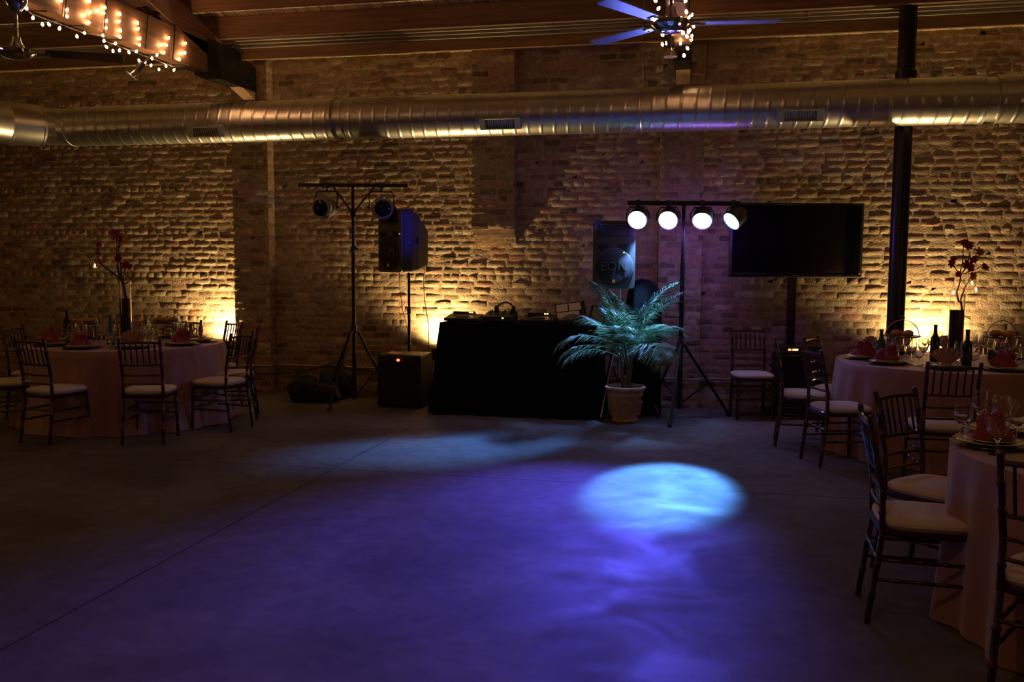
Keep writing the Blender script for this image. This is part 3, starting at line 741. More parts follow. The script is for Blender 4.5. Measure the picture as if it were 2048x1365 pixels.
# subwoofer, pole, booklet
c = PD(797, 9.9); sx = (c.x, c.y)
x0 = at_z(748, 818, 0).x; x1 = at_z(845, 817, 0).x; y0 = at_z(797, 817, 0).y; zt = .585
sub = thing('subwoofer', 'black subwoofer box with a small red light standing left of the covered table', 'speaker', ((x0+x1)/2, y0, 0))
wd = x1 - x0; dpt = .44
b = MB(); b.box((0, dpt/2, .02 + (zt-.02)/2), (wd, dpt, zt - .02)); b.build('cabinet', mat('carpet_black', (.02, .019, .017), .7, bump=.4, bscale=300), sub, smooth=False, bevel=.015)
b = MB(); b.box((0, -.006, zt*.49), (wd*.90, .016, zt*.84)); b.build('grille', M_GRILLE, sub, smooth=False, bevel=.006)
b = MB(); b.box((0, -.016, zt - .055), (.028, .01, .022)); b.build('logo_light', M_REDLED, sub, smooth=False)
for sx_ in (-1, 1):
    for yy in (.05, dpt - .05): b = MB(); b.lathe([(.02, 0), (.022, .024)], 12, Matrix.Translation((sx_*(wd/2-.05), yy, 0))); b.build('foot', M_BLACKPLASTIC, sub)
b = MB(); pp = (sp1.location.x + .14, sp1.location.y + .14)
pl = thing('speaker_pole', 'thin black pole rising from the subwoofer to the grey loudspeaker', 'pole', (pp[0], pp[1], zt))
b.tube([(0, 0, 0), (0, 0, .5)], .0175, 12); b.tube([(0, 0, .45), (0, 0, z0 - zt + .03)], .0145, 12); b.lathe([(.0175, .42), (.022, .425), (.022, .50), (.0175, .505)], 12); b.build('tube', M_STEEL, pl)
b = MB(); q = Vector((x0 + .04, y0 + .16, zt + .004))
for k, (dx, rz, rx, ry) in enumerate(((0, 0, 0, -.5), (0, 0, 0, .12))):
    s = -1 if k == 0 else 1; Mx = Matrix.Translation((s*.0, 0, 0)) @ Matrix.Rotation(ry, 4, 'Y'); b.box((s * .075, 0, .006), (.15, .20, .004), Mx)
bk = thing('open_booklet', 'open paper booklet lying on top of the subwoofer', 'booklet', q + Vector((.06, 0, 0)), R(10)); b.build('pages', M_PAPER, bk, smooth=False)
b = MB(); b.box((.075, 0, .0105), (.11, .13, .002), Matrix.Rotation(.12, 4, 'Y') @ Matrix.Translation((0, 0, 0))); b.build('printed_picture', mat('orange_print', (.55, .18, .06), .6), bk, smooth=False)
# cords
b = MB(); pts = [at_y(px, py, yy) for px, py, yy in ((849, 483, 10.0), (850, 520, 10.0), (847, 560, 10.02), (849, 600, 10.0), (857, 650, 9.95), (858, 690, 9.7), (865, 720, 9.6), (864, 745, 9.55), (862, 775, 9.5))]
b.tube(pts + [at_z(860, 800, .01)], .0045, 6); tag(b.build('speaker_cable', M_BLACKPLASTIC), 'thin black cable hanging from the back of the left loudspeaker to the floor', 'cable')
b = MB(); b.tube([at_y(px, py, yy) for px, py, yy in ((799, 541, 9.93), (800, 580, 9.90), (805, 620, 9.86), (811, 640, 9.84), (818, 675, 9.82), (825, 703, 9.80))], .004, 6)
tag(b.build('speaker_cable', M_BLACKPLASTIC), 'thin cable drooping beside the subwoofer pole', 'cable')

# stand of the right speaker
st2 = thing('speaker_stand', 'tripod stand with pale metal legs under the right loudspeaker', 'stand', (c2.x + .06*CYW, c2.y + .14, 0), YAW)
tripod(st2, .95, .42, (R(238), R(352), R(112)), .012, M_SILVER, low=.36, leg_m=M_SILVER, brace_h=.55)
b = MB(); b.tube([(0, 0, .34), (0, 0, z2 + .02)], .016, 12); b.build('pole', M_SILVER, st2)

# ------------------------------------------------------------------ covered DJ table and gear
bx0 = at_z(882, 826, 0); bx1 = at_z(1190, 842, 0)
BT = .965; by0 = (bx0.y + bx1.y) / 2; bw = bx1.x - bx0.x; bxc = (bx0.x + bx1.x) / 2; bd = .62
dj = thing('covered_table', 'long table fully draped in black cloth under the music gear', 'table', (bxc, by0, 0))
b = MB(); b.box((0, bd/2, BT - .03), (bw - .06, bd - .04, .04)); b.build('tabletop', M_BLACKPLASTIC, dj, smooth=False)
for sx_ in (-1, 1):
    for yy in (.06, bd - .06): b = MB(); b.tube([(sx_*(bw/2 - .08), yy, 0), (sx_*(bw/2 - .08), yy, BT - .05)], .014, 10); b.build('leg', M_STEEL, dj)
b = MB(); n = 240; ring = []
def rect(u):
    per = 2*(bw + bd); s = u * per
    if s < bw: return (-bw/2 + s, 0, 0, -1)
    s -= bw
    if s < bd: return (bw/2, s, 1, 0)
    s -= bd
    if s < bw: return (bw/2 - s, bd, 0, 1)
    s -= bw
    return (-bw/2, bd - s, -1, 0)
lv = [(0.0, 0), (.03, .004), (.2, .012), (.45, .018), (.7, .026), (.88, .036), (.955, .042)]
vs = []; fs = []
for j, (dz, fl_) in enumerate(lv):
    for k in range(n):
        x, y, nx, ny = rect(k / n); wv = (.5 + .5 * math.sin(k * .55 + 1.3 * math.sin(k * .11))) * fl_ * .9 + fl_ * .8
        if nx < 0 or x < -bw/2 + .05: wv += dz * .05
        vs.append((x + nx * wv - (.0 if x > -bw/2 + .02 else dz*.03), y + ny * wv, BT - dz))
for j in range(len(lv)-1):
    for k in range(n): fs.append((j*n+k, j*n+(k+1) % n, (j+1)*n+(k+1) % n, (j+1)*n+k))
fs.append(tuple(range(n))); b.add(vs, fs); o = b.build('tablecloth', M_BLACKCLOTH); o.location = (bxc, by0, 0)
tag(o, 'black floor-length cloth draped over the long table', 'tablecloth')
def gear(name, label, cat, px, w_, h_, dep, yoff, zz=BT + .006, rz=0):
    p = at_y(px, 645, by0 + yoff); return thing(name, label, cat, (p.x, by0 + yoff, zz), rz)
for px, lb in ((927, 'flat black disc player at the left end of the draped table'), (1078, 'flat black disc player on the draped table, right of the mixer')):
    t = gear('disc_player', lb, 'music player', px, .3, .06, .3, .22)
    b = MB(); b.add([(-.18, -.14, .006), (.18, -.14, .006), (.18, .16, .006), (-.18, .16, .006), (-.18, -.14, .035), (.18, -.14, .035), (.18, .16, .07), (-.18, .16, .07)],
                    [(0, 3, 2, 1), (4, 5, 6, 7), (0, 1, 5, 4), (1, 2, 6, 5), (2, 3, 7, 6), (3, 0, 4, 7)]); b.build('body', M_BLACKPLASTIC, t, smooth=False, bevel=.006)
    b = MB(); b.lathe([(.07, 0), (.072, .008), (.062, .012), (0, .012)], 32, Matrix.Translation((0, -.02, .049)) @ Matrix.Rotation(R(6.7), 4, 'X')); b.build('jog_wheel', M_GREYPLASTIC, t)
    b = MB(); b.box((-.02, .11, .082), (.24, .06, .025)); b.build('display_hood', M_BLACKPLASTIC, t, smooth=False, bevel=.004)
    b = MB()
    for k in (0, 1): b.box((.05 + k*.026, .078, .085), (.016, .004, .010))
    b.build('indicator', M_AMBER, t, smooth=False)
t = gear('audio_mixer', 'black sound mixer standing between the two disc players', 'mixer', 1000, .3, .1, .3, .22)
b = MB(); b.add([(-.16, -.14, .006), (.16, -.14, .006), (.16, .16, .006), (-.16, .16, .006), (-.16, -.14, .06), (.16, -.14, .06), (.16, .16, .105), (-.16, .16, .105)],
                [(0, 3, 2, 1), (4, 5, 6, 7), (0, 1, 5, 4), (1, 2, 6, 5), (2, 3, 7, 6), (3, 0, 4, 7)]); b.build('body', M_BLACKPLASTIC, t, smooth=False, bevel=.005)
for i in range(4):
    for j in range(4):
        b = MB(); x, y = -.11 + i*.07, -.02 + j*.045; b.lathe([(.009, 0), (.009, .018), (.006, .022), (0, .022)], 12, Matrix.Translation((x, y, .06 + (y+.14)*.15))); b.build('knob', M_GREYPLASTIC, t)
b = MB(); b.box((.06, -.143, .045), (.012, .006, .012)); b.build('indicator', M_GREEN, t, smooth=False)
t = gear('headphones', 'black headphones lying on the sound mixer', 'headphones', 1010, .2, .1, .2, .30, BT + .10)
b = MB(); b.tube([(-.09 + .0, 0, .03)] + [(-.09*math.cos(a), .02, .03 + .075*math.sin(a)) for a in [PI*k/12 for k in range(13)]], .009, 8); b.build('headband', M_BLACKPLASTIC, t)
for s in (-1, 1): b = MB(); b.lathe([(0, 0), (.036, 0), (.042, .012), (.04, .032), (0, .036)], 20, Matrix.Translation((s*.075, 0, .03)) @ Matrix.Rotation(s*PI/2, 4, 'Y')); b.build('ear_cup', M_BLACKPLASTIC, t)
p = at_y(1140, 640, by0 + .28)
t = thing('disc_wallet', 'open black disc wallet with white sleeves propped at the right end of the draped table', 'disc wallet', (p.x + .02, by0 + .30, BT + .008), R(8))
Mx = Matrix.Rotation(R(-28), 4, 'X') @ Matrix.Rotation(R(-8), 4, 'Y')
b = MB(); b.box((.0, .0, .115), (.32, .025, .23), Mx); b.build('cover', M_BLACKPLASTIC, t, smooth=False, bevel=.01)
for i, (x, z, w_, h_) in enumerate(((-.085, .17, .12, .085), (.05, .17, .125, .085), (-.03, .085, .235, .065), (-.06, .04, .14, .02))):
    b = MB(); b.box((x, -.016, z), (w_, .006, h_), Mx); b.build('disc_sleeve', M_PAPER, t, smooth=False, bevel=.002)
b = MB(); b.box((.25, .03, .12), (.18, .025, .24), Matrix.Rotation(R(-24), 4, 'X') @ Matrix.Rotation(R(10), 4, 'Y')); b.build('cover', M_BLACKPLASTIC, t, smooth=False, bevel=.01)
b = MB(); b.box((.25, .010, .14), (.12, .006, .15), Matrix.Rotation(R(-24), 4, 'X') @ Matrix.Rotation(R(10), 4, 'Y')); b.build('disc_sleeve', mat('tan_sleeve', (.4, .26, .14), .8), t, smooth=False)

# tall thing under black cloth behind the palm
c = PD(1286, 9.42); b = MB(); n = 72
prof = [(.02, 1.43), (.06, 1.425), (.105, 1.40), (.145, 1.345), (.17, 1.26), (.185, 1.12), (.19, .95), (.19, .7), (.185, .4), (.19, .15), (.195, .012)]
def wobc(a, r, z): return r * (1 + (.02 + .05 * max(0, 1.35 - z) / 1.35) * math.sin(a * 9 + 1.7 * math.sin(3 * a)))
b.lathe(prof, n, None, (0, 0, 0), wobc); b.v = [(x, y * .75, z) for x, y, z in b.v]
o = b.build('draped_equipment', M_BLACKCLOTH); o.location = (c.x, c.y, 0); tag(o, 'tall dark round-shouldered shape under black cloth behind the potted palm', 'covered equipment')

# ------------------------------------------------------------------ potted palm
c = PD(1253, 9.02)
palm = thing('potted_palm', 'leafy palm lit blue-green in a pale stone pot right of the draped table', 'potted plant', (c.x, c.y, 0))
b = MB(); b.lathe([(0, 0), (.125, 0), (.135, .01), (.135, .022), (.128, .03), (.165, .255), (.178, .262), (.182, .285), (.175, .295), (.195, .32), (.207, .335), (.207, .352), (.195, .362), (.182, .358), (.178, .31), (0, .31)], 56); pot = b.build('pot', M_TERRA, palm)
b = MB()
for k in range(14):                                         # swag relief round the pot
    a0 = 2*PI*k/14
    pts = [((.142 + .028*(z-.06)/.16 + .004) * math.cos(a0 + s), (.142 + .028*(z-.06)/.16 + .004) * math.sin(a0 + s), z) for s, z in [(.28*math.cos(u), .14 + .07*math.sin(u)) for u in [2*PI*q/16 for q in range(16)]]]
    b.tube(pts, .005, 5, closed=True)
b.build('relief', M_TERRA, pot)
b = MB(); b.lathe([(0, .318), (.178, .316)], 32); b.build('soil', M_SOIL, palm)
rnd = random.Random(5)
for k in range(5):
    a = rnd.uniform(0, 2*PI); r0 = rnd.uniform(.01, .05); b = MB()
    b.tube([(r0*math.cos(a), r0*math.sin(a), .31), (r0*1.5*math.cos(a+.4), r0*1.5*math.sin(a+.4), .5), (r0*2.2*math.cos(a+.2), r0*2.2*math.sin(a+.2), .74)], [.017, .013, .009], 8); b.build('stem', M_STEM, palm)
def frond(az, lean, ln, droop, z0=.66):
    b = MB(); pts = []; x = .03; z = z0; el = lean
    for i in range(15):
        pts.append(Vector((x*math.cos(az), x*math.sin(az), z))); st = ln / 14
        x += st*math.cos(el); z += st*math.sin(el); el -= droop * (.4 + 1.2 * i / 14)
    b.tube(pts, [.006*(1 - .8*i/14) for i in range(15)], 5)
    for i in range(12, 14*4):
        f = i / (14*4); k = min(13, int(f*14)); fr_ = f*14 - k; p = pts[k].lerp(pts[min(14, k+1)], fr_); tg = (pts[min(14, k+1)] - pts[k]).normalized()
        sd = tg.cross(Vector((0, 0, 1))).normalized(); upv = sd.cross(tg)
        L_ = .30 * math.sin(PI * min(1, (f*.85 + .12))) ** .7 * ln
        for s in (-1, 1):
            dr = (sd * s * rnd.uniform(.75, .95) + tg * rnd.uniform(.5, .75) + upv * rnd.uniform(-.05, .15)).normalized()
            e1 = p + dr*L_*.5 + Vector((0, 0, -L_*.05)); e2 = p + dr*L_ + Vector((0, 0, -L_*rnd.uniform(.22, .5))); wv = tg * .0075; wv = wv * .75; nn = Vector((0, 0, .003))
            b.add([p - wv*.4, p + wv*.4, e1 + wv + nn*0, e1 - wv, e1 + nn*1.5, e2], [(0, 4, 3), (0, 1, 4), (1, 2, 4), (3, 4, 5), (4, 2, 5)])
    return b
N = 24
for k in range(N):
    az = 2*PI*k/N*2.618 + rnd.uniform(-.2, .2); ring_ = k % 3
    frond(az, R((78, 58, 35)[ring_] + rnd.uniform(-8, 8)), rnd.uniform(.64, .92), (.085, .115, .13)[ring_] * rnd.uniform(.8, 1.25), .62 + rnd.uniform(-.06, .12)).build('frond', M_LEAF, palm, smooth=False)

# ------------------------------------------------------------------ television on stand
DTV = 9.40
c = PD(1589, DTV); zt_ = at_y(1589, 406, c.y).z; zb_ = at_y(1589, 555, c.y).z; wtv = 265 * DTV / F
tv = thing('television', 'large dark flat-screen television to the right of the blue stage lights', 'television', (c.x, c.y, zb_), YAW)
b = MB(); b.box((0, .03, (zt_-zb_)/2), (wtv, .05, zt_-zb_)); b.build('housing', M_BLACKPLASTIC, tv, smooth=False, bevel=.006)
b = MB(); b.box((0, .0035, (zt_-zb_)/2 + .012), (wtv - .05, .004, zt_-zb_ - .075)); b.build('screen', M_SCREEN, tv, smooth=False)
b = MB(); b.box((0, .002, .024), (wtv-.03, .010, .018)); b.build('lower_bezel', mat('gloss_bezel', (.02, .02, .02), .1, .6), tv, smooth=False, bevel=.003)
b = MB(); b.box((0, -.004, .02), (.075, .003, .009)); b.build('nameplate', mat('dim_silver', (.14, .12, .1), .4, .8), tv, smooth=False)
b = MB(); b.box((-.11, -.003, zt_-zb_-.018), (.14, .003, .010)); b.build('top_mark', mat('dim_silver', (.1, .1, .1), .4, .8), tv, smooth=False)
b = MB(); b.box((wtv/2-.03, -.003, .04), (.008, .003, .006)); b.build('standby_light', M_REDLED, tv, smooth=False)
c = PD(1583, DTV + .12); st = thing('television_stand', 'black post and equipment cabinet holding up the television', 'stand', (c.x, c.y, 0), YAW)
b = MB(); b.box((0, .02, .95), (.085, .06, 1.55)); b.build('post', M_BLACKPAINT, st, smooth=False, bevel=.005)
b = MB(); b.box((0, 0, zb_ + .3), (.5, .03, .3)); b.build('mount_plate', M_BLACKPAINT, st, smooth=False)
b = MB(); b.box((.03, -.12, .03), (.52, .44, .06)); b.build('base', M_BLACKPAINT, st, smooth=False, bevel=.01)
b = MB(); b.box((.03, -.12, .36), (.42, .36, .60)); b.build('cabinet', M_BLACKPAINT, st, smooth=False, bevel=.01)
am = thing('amplifier', 'low amplifier with a small red and amber display on the television stand', 'amplifier', tuple(st.matrix_basis @ Vector((.03, -.12, .663))), YAW)
b = MB(); b.box((0, 0, .045), (.36, .30, .08)); b.build('case', mat('dark_case', (.06, .055, .05), .4, .5), am, smooth=False, bevel=.005)
b = MB(); b.box((-.12, -.152, .05), (.03, .004, .018)); b.build('red_digits', M_REDLED, am, smooth=False)
b = MB()
for k in range(4): b.box((-.085 + k*.015, -.152, .05), (.010, .004, .016))
b.build('amber_digits', M_AMBER, am, smooth=False)

# ------------------------------------------------------------------ bags on the floor by the wall
def lump(mb, c_, d_, seed, p=2.6, rz=0, amp=.08):
    r_ = random.Random(seed); ph = [r_.uniform(0, 6) for _ in range(6)]
    vs = []; fs = []; nu, nv = 28, 14
    for j in range(nv + 1):
        t_ = PI * j / nv - PI/2
        for k in range(nu):
            a = 2*PI*k/nu; ct, st_ = math.cos(t_), math.sin(t_)
            x = math.copysign(abs(math.cos(a))**(2/p), math.cos(a)) * abs(ct)**(2/p); y = math.copysign(abs(math.sin(a))**(2/p), math.sin(a)) * abs(ct)**(2/p); z = math.copysign(abs(st_)**(2/p), st_)
            w_ = 1 + amp*(math.sin(3*a + ph[0] + 2*z) + .6*math.sin(5*a + ph[1] - 3*z) + .5*math.sin(7*z + ph[2] + 2*a))
            X, Y = x*w_*d_[0]/2, y*w_*d_[1]/2
            vs.append((c_[0] + X*math.cos(rz) - Y*math.sin(rz), c_[1] + X*math.sin(rz) + Y*math.cos(rz), max(.003, c_[2] + z*(1 + amp*math.sin(4*a+ph[3]))*d_[2]/2)))
    for j in range(nv):
        for k in range(nu): fs.append((j*nu+k, j*nu+(k+1) % nu, (j+1)*nu+(k+1) % nu, (j+1)*nu+k))
    mb.add(vs, fs); return mb
M_BAG = mat('black_nylon', (.010, .010, .011), .6, bump=.6, bscale=25)
for i, (px, py, dx, dy, dz, lb) in enumerate(((602, 806, .36, .30, .30, 'low slumped black bag at the left of the pile by the wall'), (637, 806, .42, .34, .24, 'black soft bag at the middle of the pile by the wall, behind the stand leg'), (668, 798, .40, .30, .38, 'tallest black bag of the pile, just left of the lighting stand pole'))):
    p = at_z(px, py, 0); p.y = min(p.y, WALL - .30)
    t = thing('equipment_bag', lb, 'bag', (p.x, p.y + .1, 0), R(10 * i - 8)); b = MB(); lump(b, (0, 0, dz*.46), (dx, dy, dz), 11 + i); b.build('bag_body', M_BAG, t)
    b = MB(); b.tube([(-dx*.32, -.03, dz*.85), (-dx*.2, -.04, dz*1.08), (dx*.1, -.03, dz*1.12), (dx*.3, -.02, dz*.88)], .010, 6); b.build('strap', M_BAG, t)
    b = MB(); b.tube([(-dx*.36, -dy*.30, dz*.62), (0, -dy*.40, dz*.74), (dx*.36, -dy*.30, dz*.66)], .004, 5); b.build('zip', M_SILVER if i == 1 else M_BAG, t)

# ------------------------------------------------------------------ chairs
def knuckled(mb, p0, p1, r, n):
    p0, p1 = Vector(p0), Vector(p1); pts = []; rs = []
    L_ = (p1 - p0).length; k = n
    for i in range(k + 1):
        f = i / k
        if 0 < i < k:
            for df, rr in ((-.010/L_, r), (-.005/L_, r*1.28), (.005/L_, r*1.28), (.010/L_, r)): pts.append(p0.lerp(p1, f + df)); rs.append(rr)
        else: pts.append(p0.lerp(p1, f)); rs.append(r)
    mb.tube(pts, rs, 10)
def poly_k(mb, P_, r, ks):
    for a, b_, k in zip(P_[:-1], P_[1:], ks): knuckled(mb, a, b_, r, k)
    for q in P_[1:-1]: mb.lathe([(0, -r*1.1), (r*.8, -r*.7), (r*1.15, 0), (r*.8, r*.7), (0, r*1.1)], 10, Matrix.Translation(q))
chair0 = thing('chiavari_chair', 'x', 'chair', (0, 0, 0))
def build_chair(t):
    SW, SDp, SH = .40, .40, .43
    for s in (-1, 1):
        b = MB(); poly_k(b, [(s*.172, -.235, 0), (s*.168, -.185, .40), (s*.166, -.19, .60), (s*.172, -.255, .915)], .0135, (3, 2, 3)); b.lathe([(.0135, 0), (.015, .006), (.009, .016), (0, .018)], 10, Matrix.Translation((s*.172, -.255, .912))); b.build('leg', M_CHAIR, t)
        b = MB(); knuckled(b, (s*.180, .185, 0), (s*.172, .172, SH - .01), .0135, 4); b.build('leg', M_CHAIR, t)
    b = MB(); b.pillow((0, -.005, SH - .012), (SW, SDp, .035), p=4.5, prof=[(0, -.5), (.97, -.5), (1, -.2), (1, .3), (.97, .5), (0, .5)]); b.build('seat_frame', M_CHAIR, t)
    b = MB(); b.pillow((0, .005, SH + .026), (SW + .012, SDp + .01, .052), p=4.0); b.build('cushion', M_CUSHION, t)
    def byz(z): return -.19 - (z - .60) / .315 * .065 if z > .6 else -.187
    for z, r in ((.885, .011), (.69, .009), (.60, .009), (.525, .009)):
        bk = MB(); y = byz(z); bk.tube([(-.168, y, z), (-.09, y - .012, z + (.004 if z > .8 else 0)), (0, y - .016, z + (.006 if z > .8 else 0)), (.09, y - .012, z + (.004 if z > .8 else 0)), (.168, y, z)], r, 8)
        bk.build('top_rail' if z > .8 else 'back_rail', M_CHAIR, t)
    for k in range(6):
        x = -.125 + .05*k; cv = -.016*(1 - (x/.168)**2); b = MB(); knuckled(b, (x, byz(.69) + cv, .69), (x, byz(.885) + cv, .887), .0065, 3); b.build('spindle', M_CHAIR, t)
    for s in (-1, 1):
        for z in (.29, .20): b = MB(); knuckled(b, (s*.170, -.20 - (.4-z)*.06, z), (s*.176, .178, z), .0085, 4); b.build('stretcher', M_CHAIR, t)
    for y, z in ((.180, .31), (.180, .22), (-.205, .30)): b = MB(); knuckled(b, (-.173, y, z), (.173, y, z), .0085, 4); b.build('stretcher', M_CHAIR, t)
build_chair(chair0)
first = [True]
def place_chair(X, d, fx, fd, label):
    """back mid point (X, d), facing direction, both in camera-axis floor coordinates"""
    f = D(fx, fd).normalized(); base = P(X, d); rz = math.atan2(f.y, f.x) - PI/2
    loc = Vector((base.x + f.x*.235, base.y + f.y*.235, 0))
    if first[0]:
        first[0] = False; chair0.location = loc; chair0.rotation_euler = (0, 0, rz); chair0['label'] = label; return chair0
    return dup(chair0, loc, rz, label)
T1 = (-3.84, 8.97); T2 = (3.74, 7.64); T3 = (2.86, 3.73)
place_chair(2.50, 9.50, -.05, -1, 'dark wooden chair with white cushion standing alone against the brick wall')
# left table
place_chair(-4.11, 7.66, .38, .92, 'dark chair turned away on the near left side of the left table')
place_chair(-3.18, 7.66, -.08, 1, 'dark chair seen squarely from behind below the tall vase of the left table')
place_chair(-2.55, 8.42, -.93, .30, 'dark chair at the right of the left table, nearest the dance floor')
place_chair(-2.61, 9.16, -.97, -.22, 'dark chair seen edge-on, rightmost of those around the left table')
place_chair(-3.10, 9.97, -.70, -.72, 'dark chair behind the left table, silhouetted against the glaring uplight')
place_chair(-3.70, 10.20, -.2, -1, 'dark chair behind the left table, next left of the silhouetted one')
place_chair(-4.30, 10.12, .3, -1, 'dark chair straight behind the left table, just right of the tall vase')
place_chair(-5.05, 9.10, 1, -.1, 'farther of the two dark chairs cut by the left frame edge')
place_chair(-4.88, 8.22, .85, .55, 'nearer of the two dark chairs cut by the left frame edge')
# right tables
place_chair(2.35, 7.93, .9, -.25, 'dark chair with gold-lit spindles, leftmost at the table beside the television stand')
place_chair(2.395, 7.11, 1, .12, 'dark chair with round white seat at the near left of the right-hand far table')
place_chair(2.80, 8.34, .78, -.62, 'dark chair behind the far right table, below the right half of the television')
place_chair(3.02, 6.12, .15, 1, 'dark chair seen from behind at the near side of the right-hand far table')
place_chair(2.04, 4.70, .55, -.83, 'dark chair at the far side of the nearest table, its back angled')
place_chair(1.62, 4.03, .955, -.25, 'large dark chair with blue glints on its post, left of the nearest table')
place_chair(1.86, 3.02, .72, .75, 'nearest dark chair at the lower right corner, cut by the frame')

# ------------------------------------------------------------------ round tables
def cloth(seed, fl=1.0):
    r_ = random.Random(seed); ph = [r_.uniform(0, 6) for _ in range(4)]; n = 220; b = MB()
    prof = [(0, .772), (.5, .772), (.88, .772), (.912, .768), (.922, .752), (.928, .70), (.938, .6), (.955, .45), (.975, .3), (.995, .15), (1.01, .05), (1.02, .006)]
    def wob(a, r, z):
        if z > .765: return r
        k = (.772 - z) / .77
        f = math.sin(13*a + ph[0] + .9*math.sin(3*a + ph[1])) * .6 + .4*math.sin(23*a + ph[2] + 1.2*math.sin(4*a+ph[3]))
        return .912 + (r - .912) * fl + .05 * k**.8 * f
    b.lathe(prof, n, None, (0, 0, 0), wob); b.f = [f for f in b.f if len(f) < 10]; b.f.append(tuple(range(0, 0)) or (0, 1, 2)); b.f.pop(); return b
def round_table(c_, label, clabel, seed, fl=1.0):
    p = P(*c_); t = thing('round_table', label, 'table', (p.x, p.y, 0), 0)
    b = MB(); b.lathe([(0, .74), (.905, .74), (.912, .75), (.905, .765), (0, .765)], 72); b.build('tabletop', mat('plywood', (.3, .2, .1), .6), t)
    for k in range(4):
        a = PI/4 + k*PI/2; b = MB(); b.tube([(.5*math.cos(a), .5*math.sin(a), .74), (.62*math.cos(a), .62*math.sin(a), 0)], .014, 10); b.build('leg', M_STEEL, t)
    o = cloth(seed, fl).build('tablecloth', M_SATIN); o.location = (p.x, p.y, 0); tag(o, clabel, 'tablecloth'); return p
C1 = round_table(T1, 'round banquet table at the left before the brick wall', 'dusty rose satin cloth hanging to the floor over the left round table', 3)
C2 = round_table(T2, 'round banquet table at the right in front of the black column', 'copper rose satin cloth over the right-hand table in front of the column', 8)
C3 = round_table(T3, 'nearest round banquet table at the right edge of the picture', 'dusty rose cloth with a pointed fold over the nearest right table', 5, .35)
TZ = .773

# place-setting prototypes
def proto(mb_list, name, cat):
    t = thing(name, 'x', cat); 
    for mb, n_, m_, sm in mb_list: mb.build(n_, m_, t, smooth=sm)
    return t
POOL = {}
def put(key, loc, rz, label, group=None):
    o = POOL[key]
    if o.get('used'):
        c_ = copy_tree(o); del c_['used']
    else:
        c_ = o; c_['used'] = 1; USED.append(o)
    c_.location = loc; c_.rotation_euler = (0, 0, rz); c_['label'] = label
    if group: c_['group'] = group
    elif 'group' in c_.keys(): del c_['group']
    return c_
USED = []
def one(name, mb, m, cat, smooth=True):
    o = mb.build(name, m, smooth=smooth); o['category'] = cat; POOL[name] = o; return o
b = MB(); b.lathe([(0, 0), (.10, 0), (.155, .010), (.165, .014), (.163, .018), (.12, .010), (0, .008)], 48); one('charger_plate', b, M_CHARGER, 'plate')
b = MB(); b.lathe([(0, 0), (.08, 0), (.125, .012), (.137, .017), (.135, .020), (.09, .008), (0, .006)], 48); one('dinner_plate', b, M_CHINA, 'plate')
b = MB(); b.lathe([(0, 0), (.06, 0), (.095, .012), (.104, .016), (.102, .019), (.07, .008), (0, .006)], 48); one('salad_plate', b, M_CHINA, 'plate')
def fan_napkin():
    b = MB(); n = 13; vs = []; fs = []
    for i in range(n):
        a = R(-68 + 136*i/(n-1)); off = .014 if i % 2 else -.014
        vs += [(.012*math.sin(a), off*.3, .004), (.075*math.sin(a), off*.7, .065*max(.3, math.cos(a*.9)) + .01), (.13*math.sin(a), off*1.3, .135*math.cos(a*.85) + .01)]
    for i in range(n-1):
        for j in range(2): fs.append((i*3+j, i*3+j+1, (i+1)*3+j+1, (i+1)*3+j))
    m = len(vs); vs += [(x, y + .003, z) for x, y, z in vs]; fs += [tuple(m + k for k in reversed(f)) for f in fs]
    b.add(vs, fs); b.box((0, 0, .008), (.06, .05, .016)); return b
b = fan_napkin(); one('fan_napkin', b, M_TAN, 'napkin', False)
def puff(seed):
    b = MB(); r_ = random.Random(seed); n = 30; vs = []; fs = []
    pr = [(.085, .002), (.095, .02), (.075, .045), (.06, .07), (.062, .095), (.045, .118), (.02, .112), (.0, .10)]
    for j, (r0, z) in enumerate(pr):
        for k in range(n):
            a = 2*PI*k/n; f = 1 + .20*math.sin(5*a + j*.7) + .10*math.sin(8*a + j*1.3 + seed); vs.append((r0*f*math.cos(a) + .012*math.sin(j), r0*f*math.sin(a)*.8, z + .014*math.sin(4*a + j)*(j > 0)))
    for j in range(len(pr)-1):
        for k in range(n): fs.append((j*n+k, j*n+(k+1) % n, (j+1)*n+(k+1) % n, (j+1)*n+k))
    b.add(vs, fs); return b
one('gathered_napkin', puff(2), M_BURGUNDY, 'napkin')
b = MB(); b.lathe([(0, 0), (.034, .0), (.033, .003), (.006, .008), (.0045, .02), (.0045, .085), (.012, .096), (.032, .118), (.041, .150), (.039, .185), (.034, .212), (.033, .212), (.0378, .185), (.0395, .150), (.030, .120), (.010, .100), (0, .098)], 24); one('wine_glass', b, M_GLASS, 'glass')
b = MB(); b.lathe([(0, 0), (.034, .0), (.033, .003), (.006, .008), (.006, .055), (.014, .064), (.036, .085), (.043, .115), (.041, .155), (.0395, .155), (.0415, .115), (.034, .087), (.012, .068), (0, .067)], 24); one('water_goblet', b, M_GLASS, 'glass')
b = MB(); b.lathe([(0, 0), (.034, 0), (.038, .12), (.0365, .12), (.033, .006), (0, .006)], 24)
tg = thing('tumbler', 'x', 'glass'); b.build('glass_wall', M_GLASS, tg); b = MB(); b.lathe([(0, .007), (.0325, .007), (.0355, .10), (0, .10)], 24); b.build('drink', mat('dark_drink', (.02, .004, .004), .05), tg); POOL['tumbler'] = tg
b = MB(); b.lathe([(0, 0), (.034, 0), (.037, .006), (.037, .17), (.032, .205), (.016, .235), (.0145, .29), (.016, .292), (.016, .312), (.0, .313)], 28)
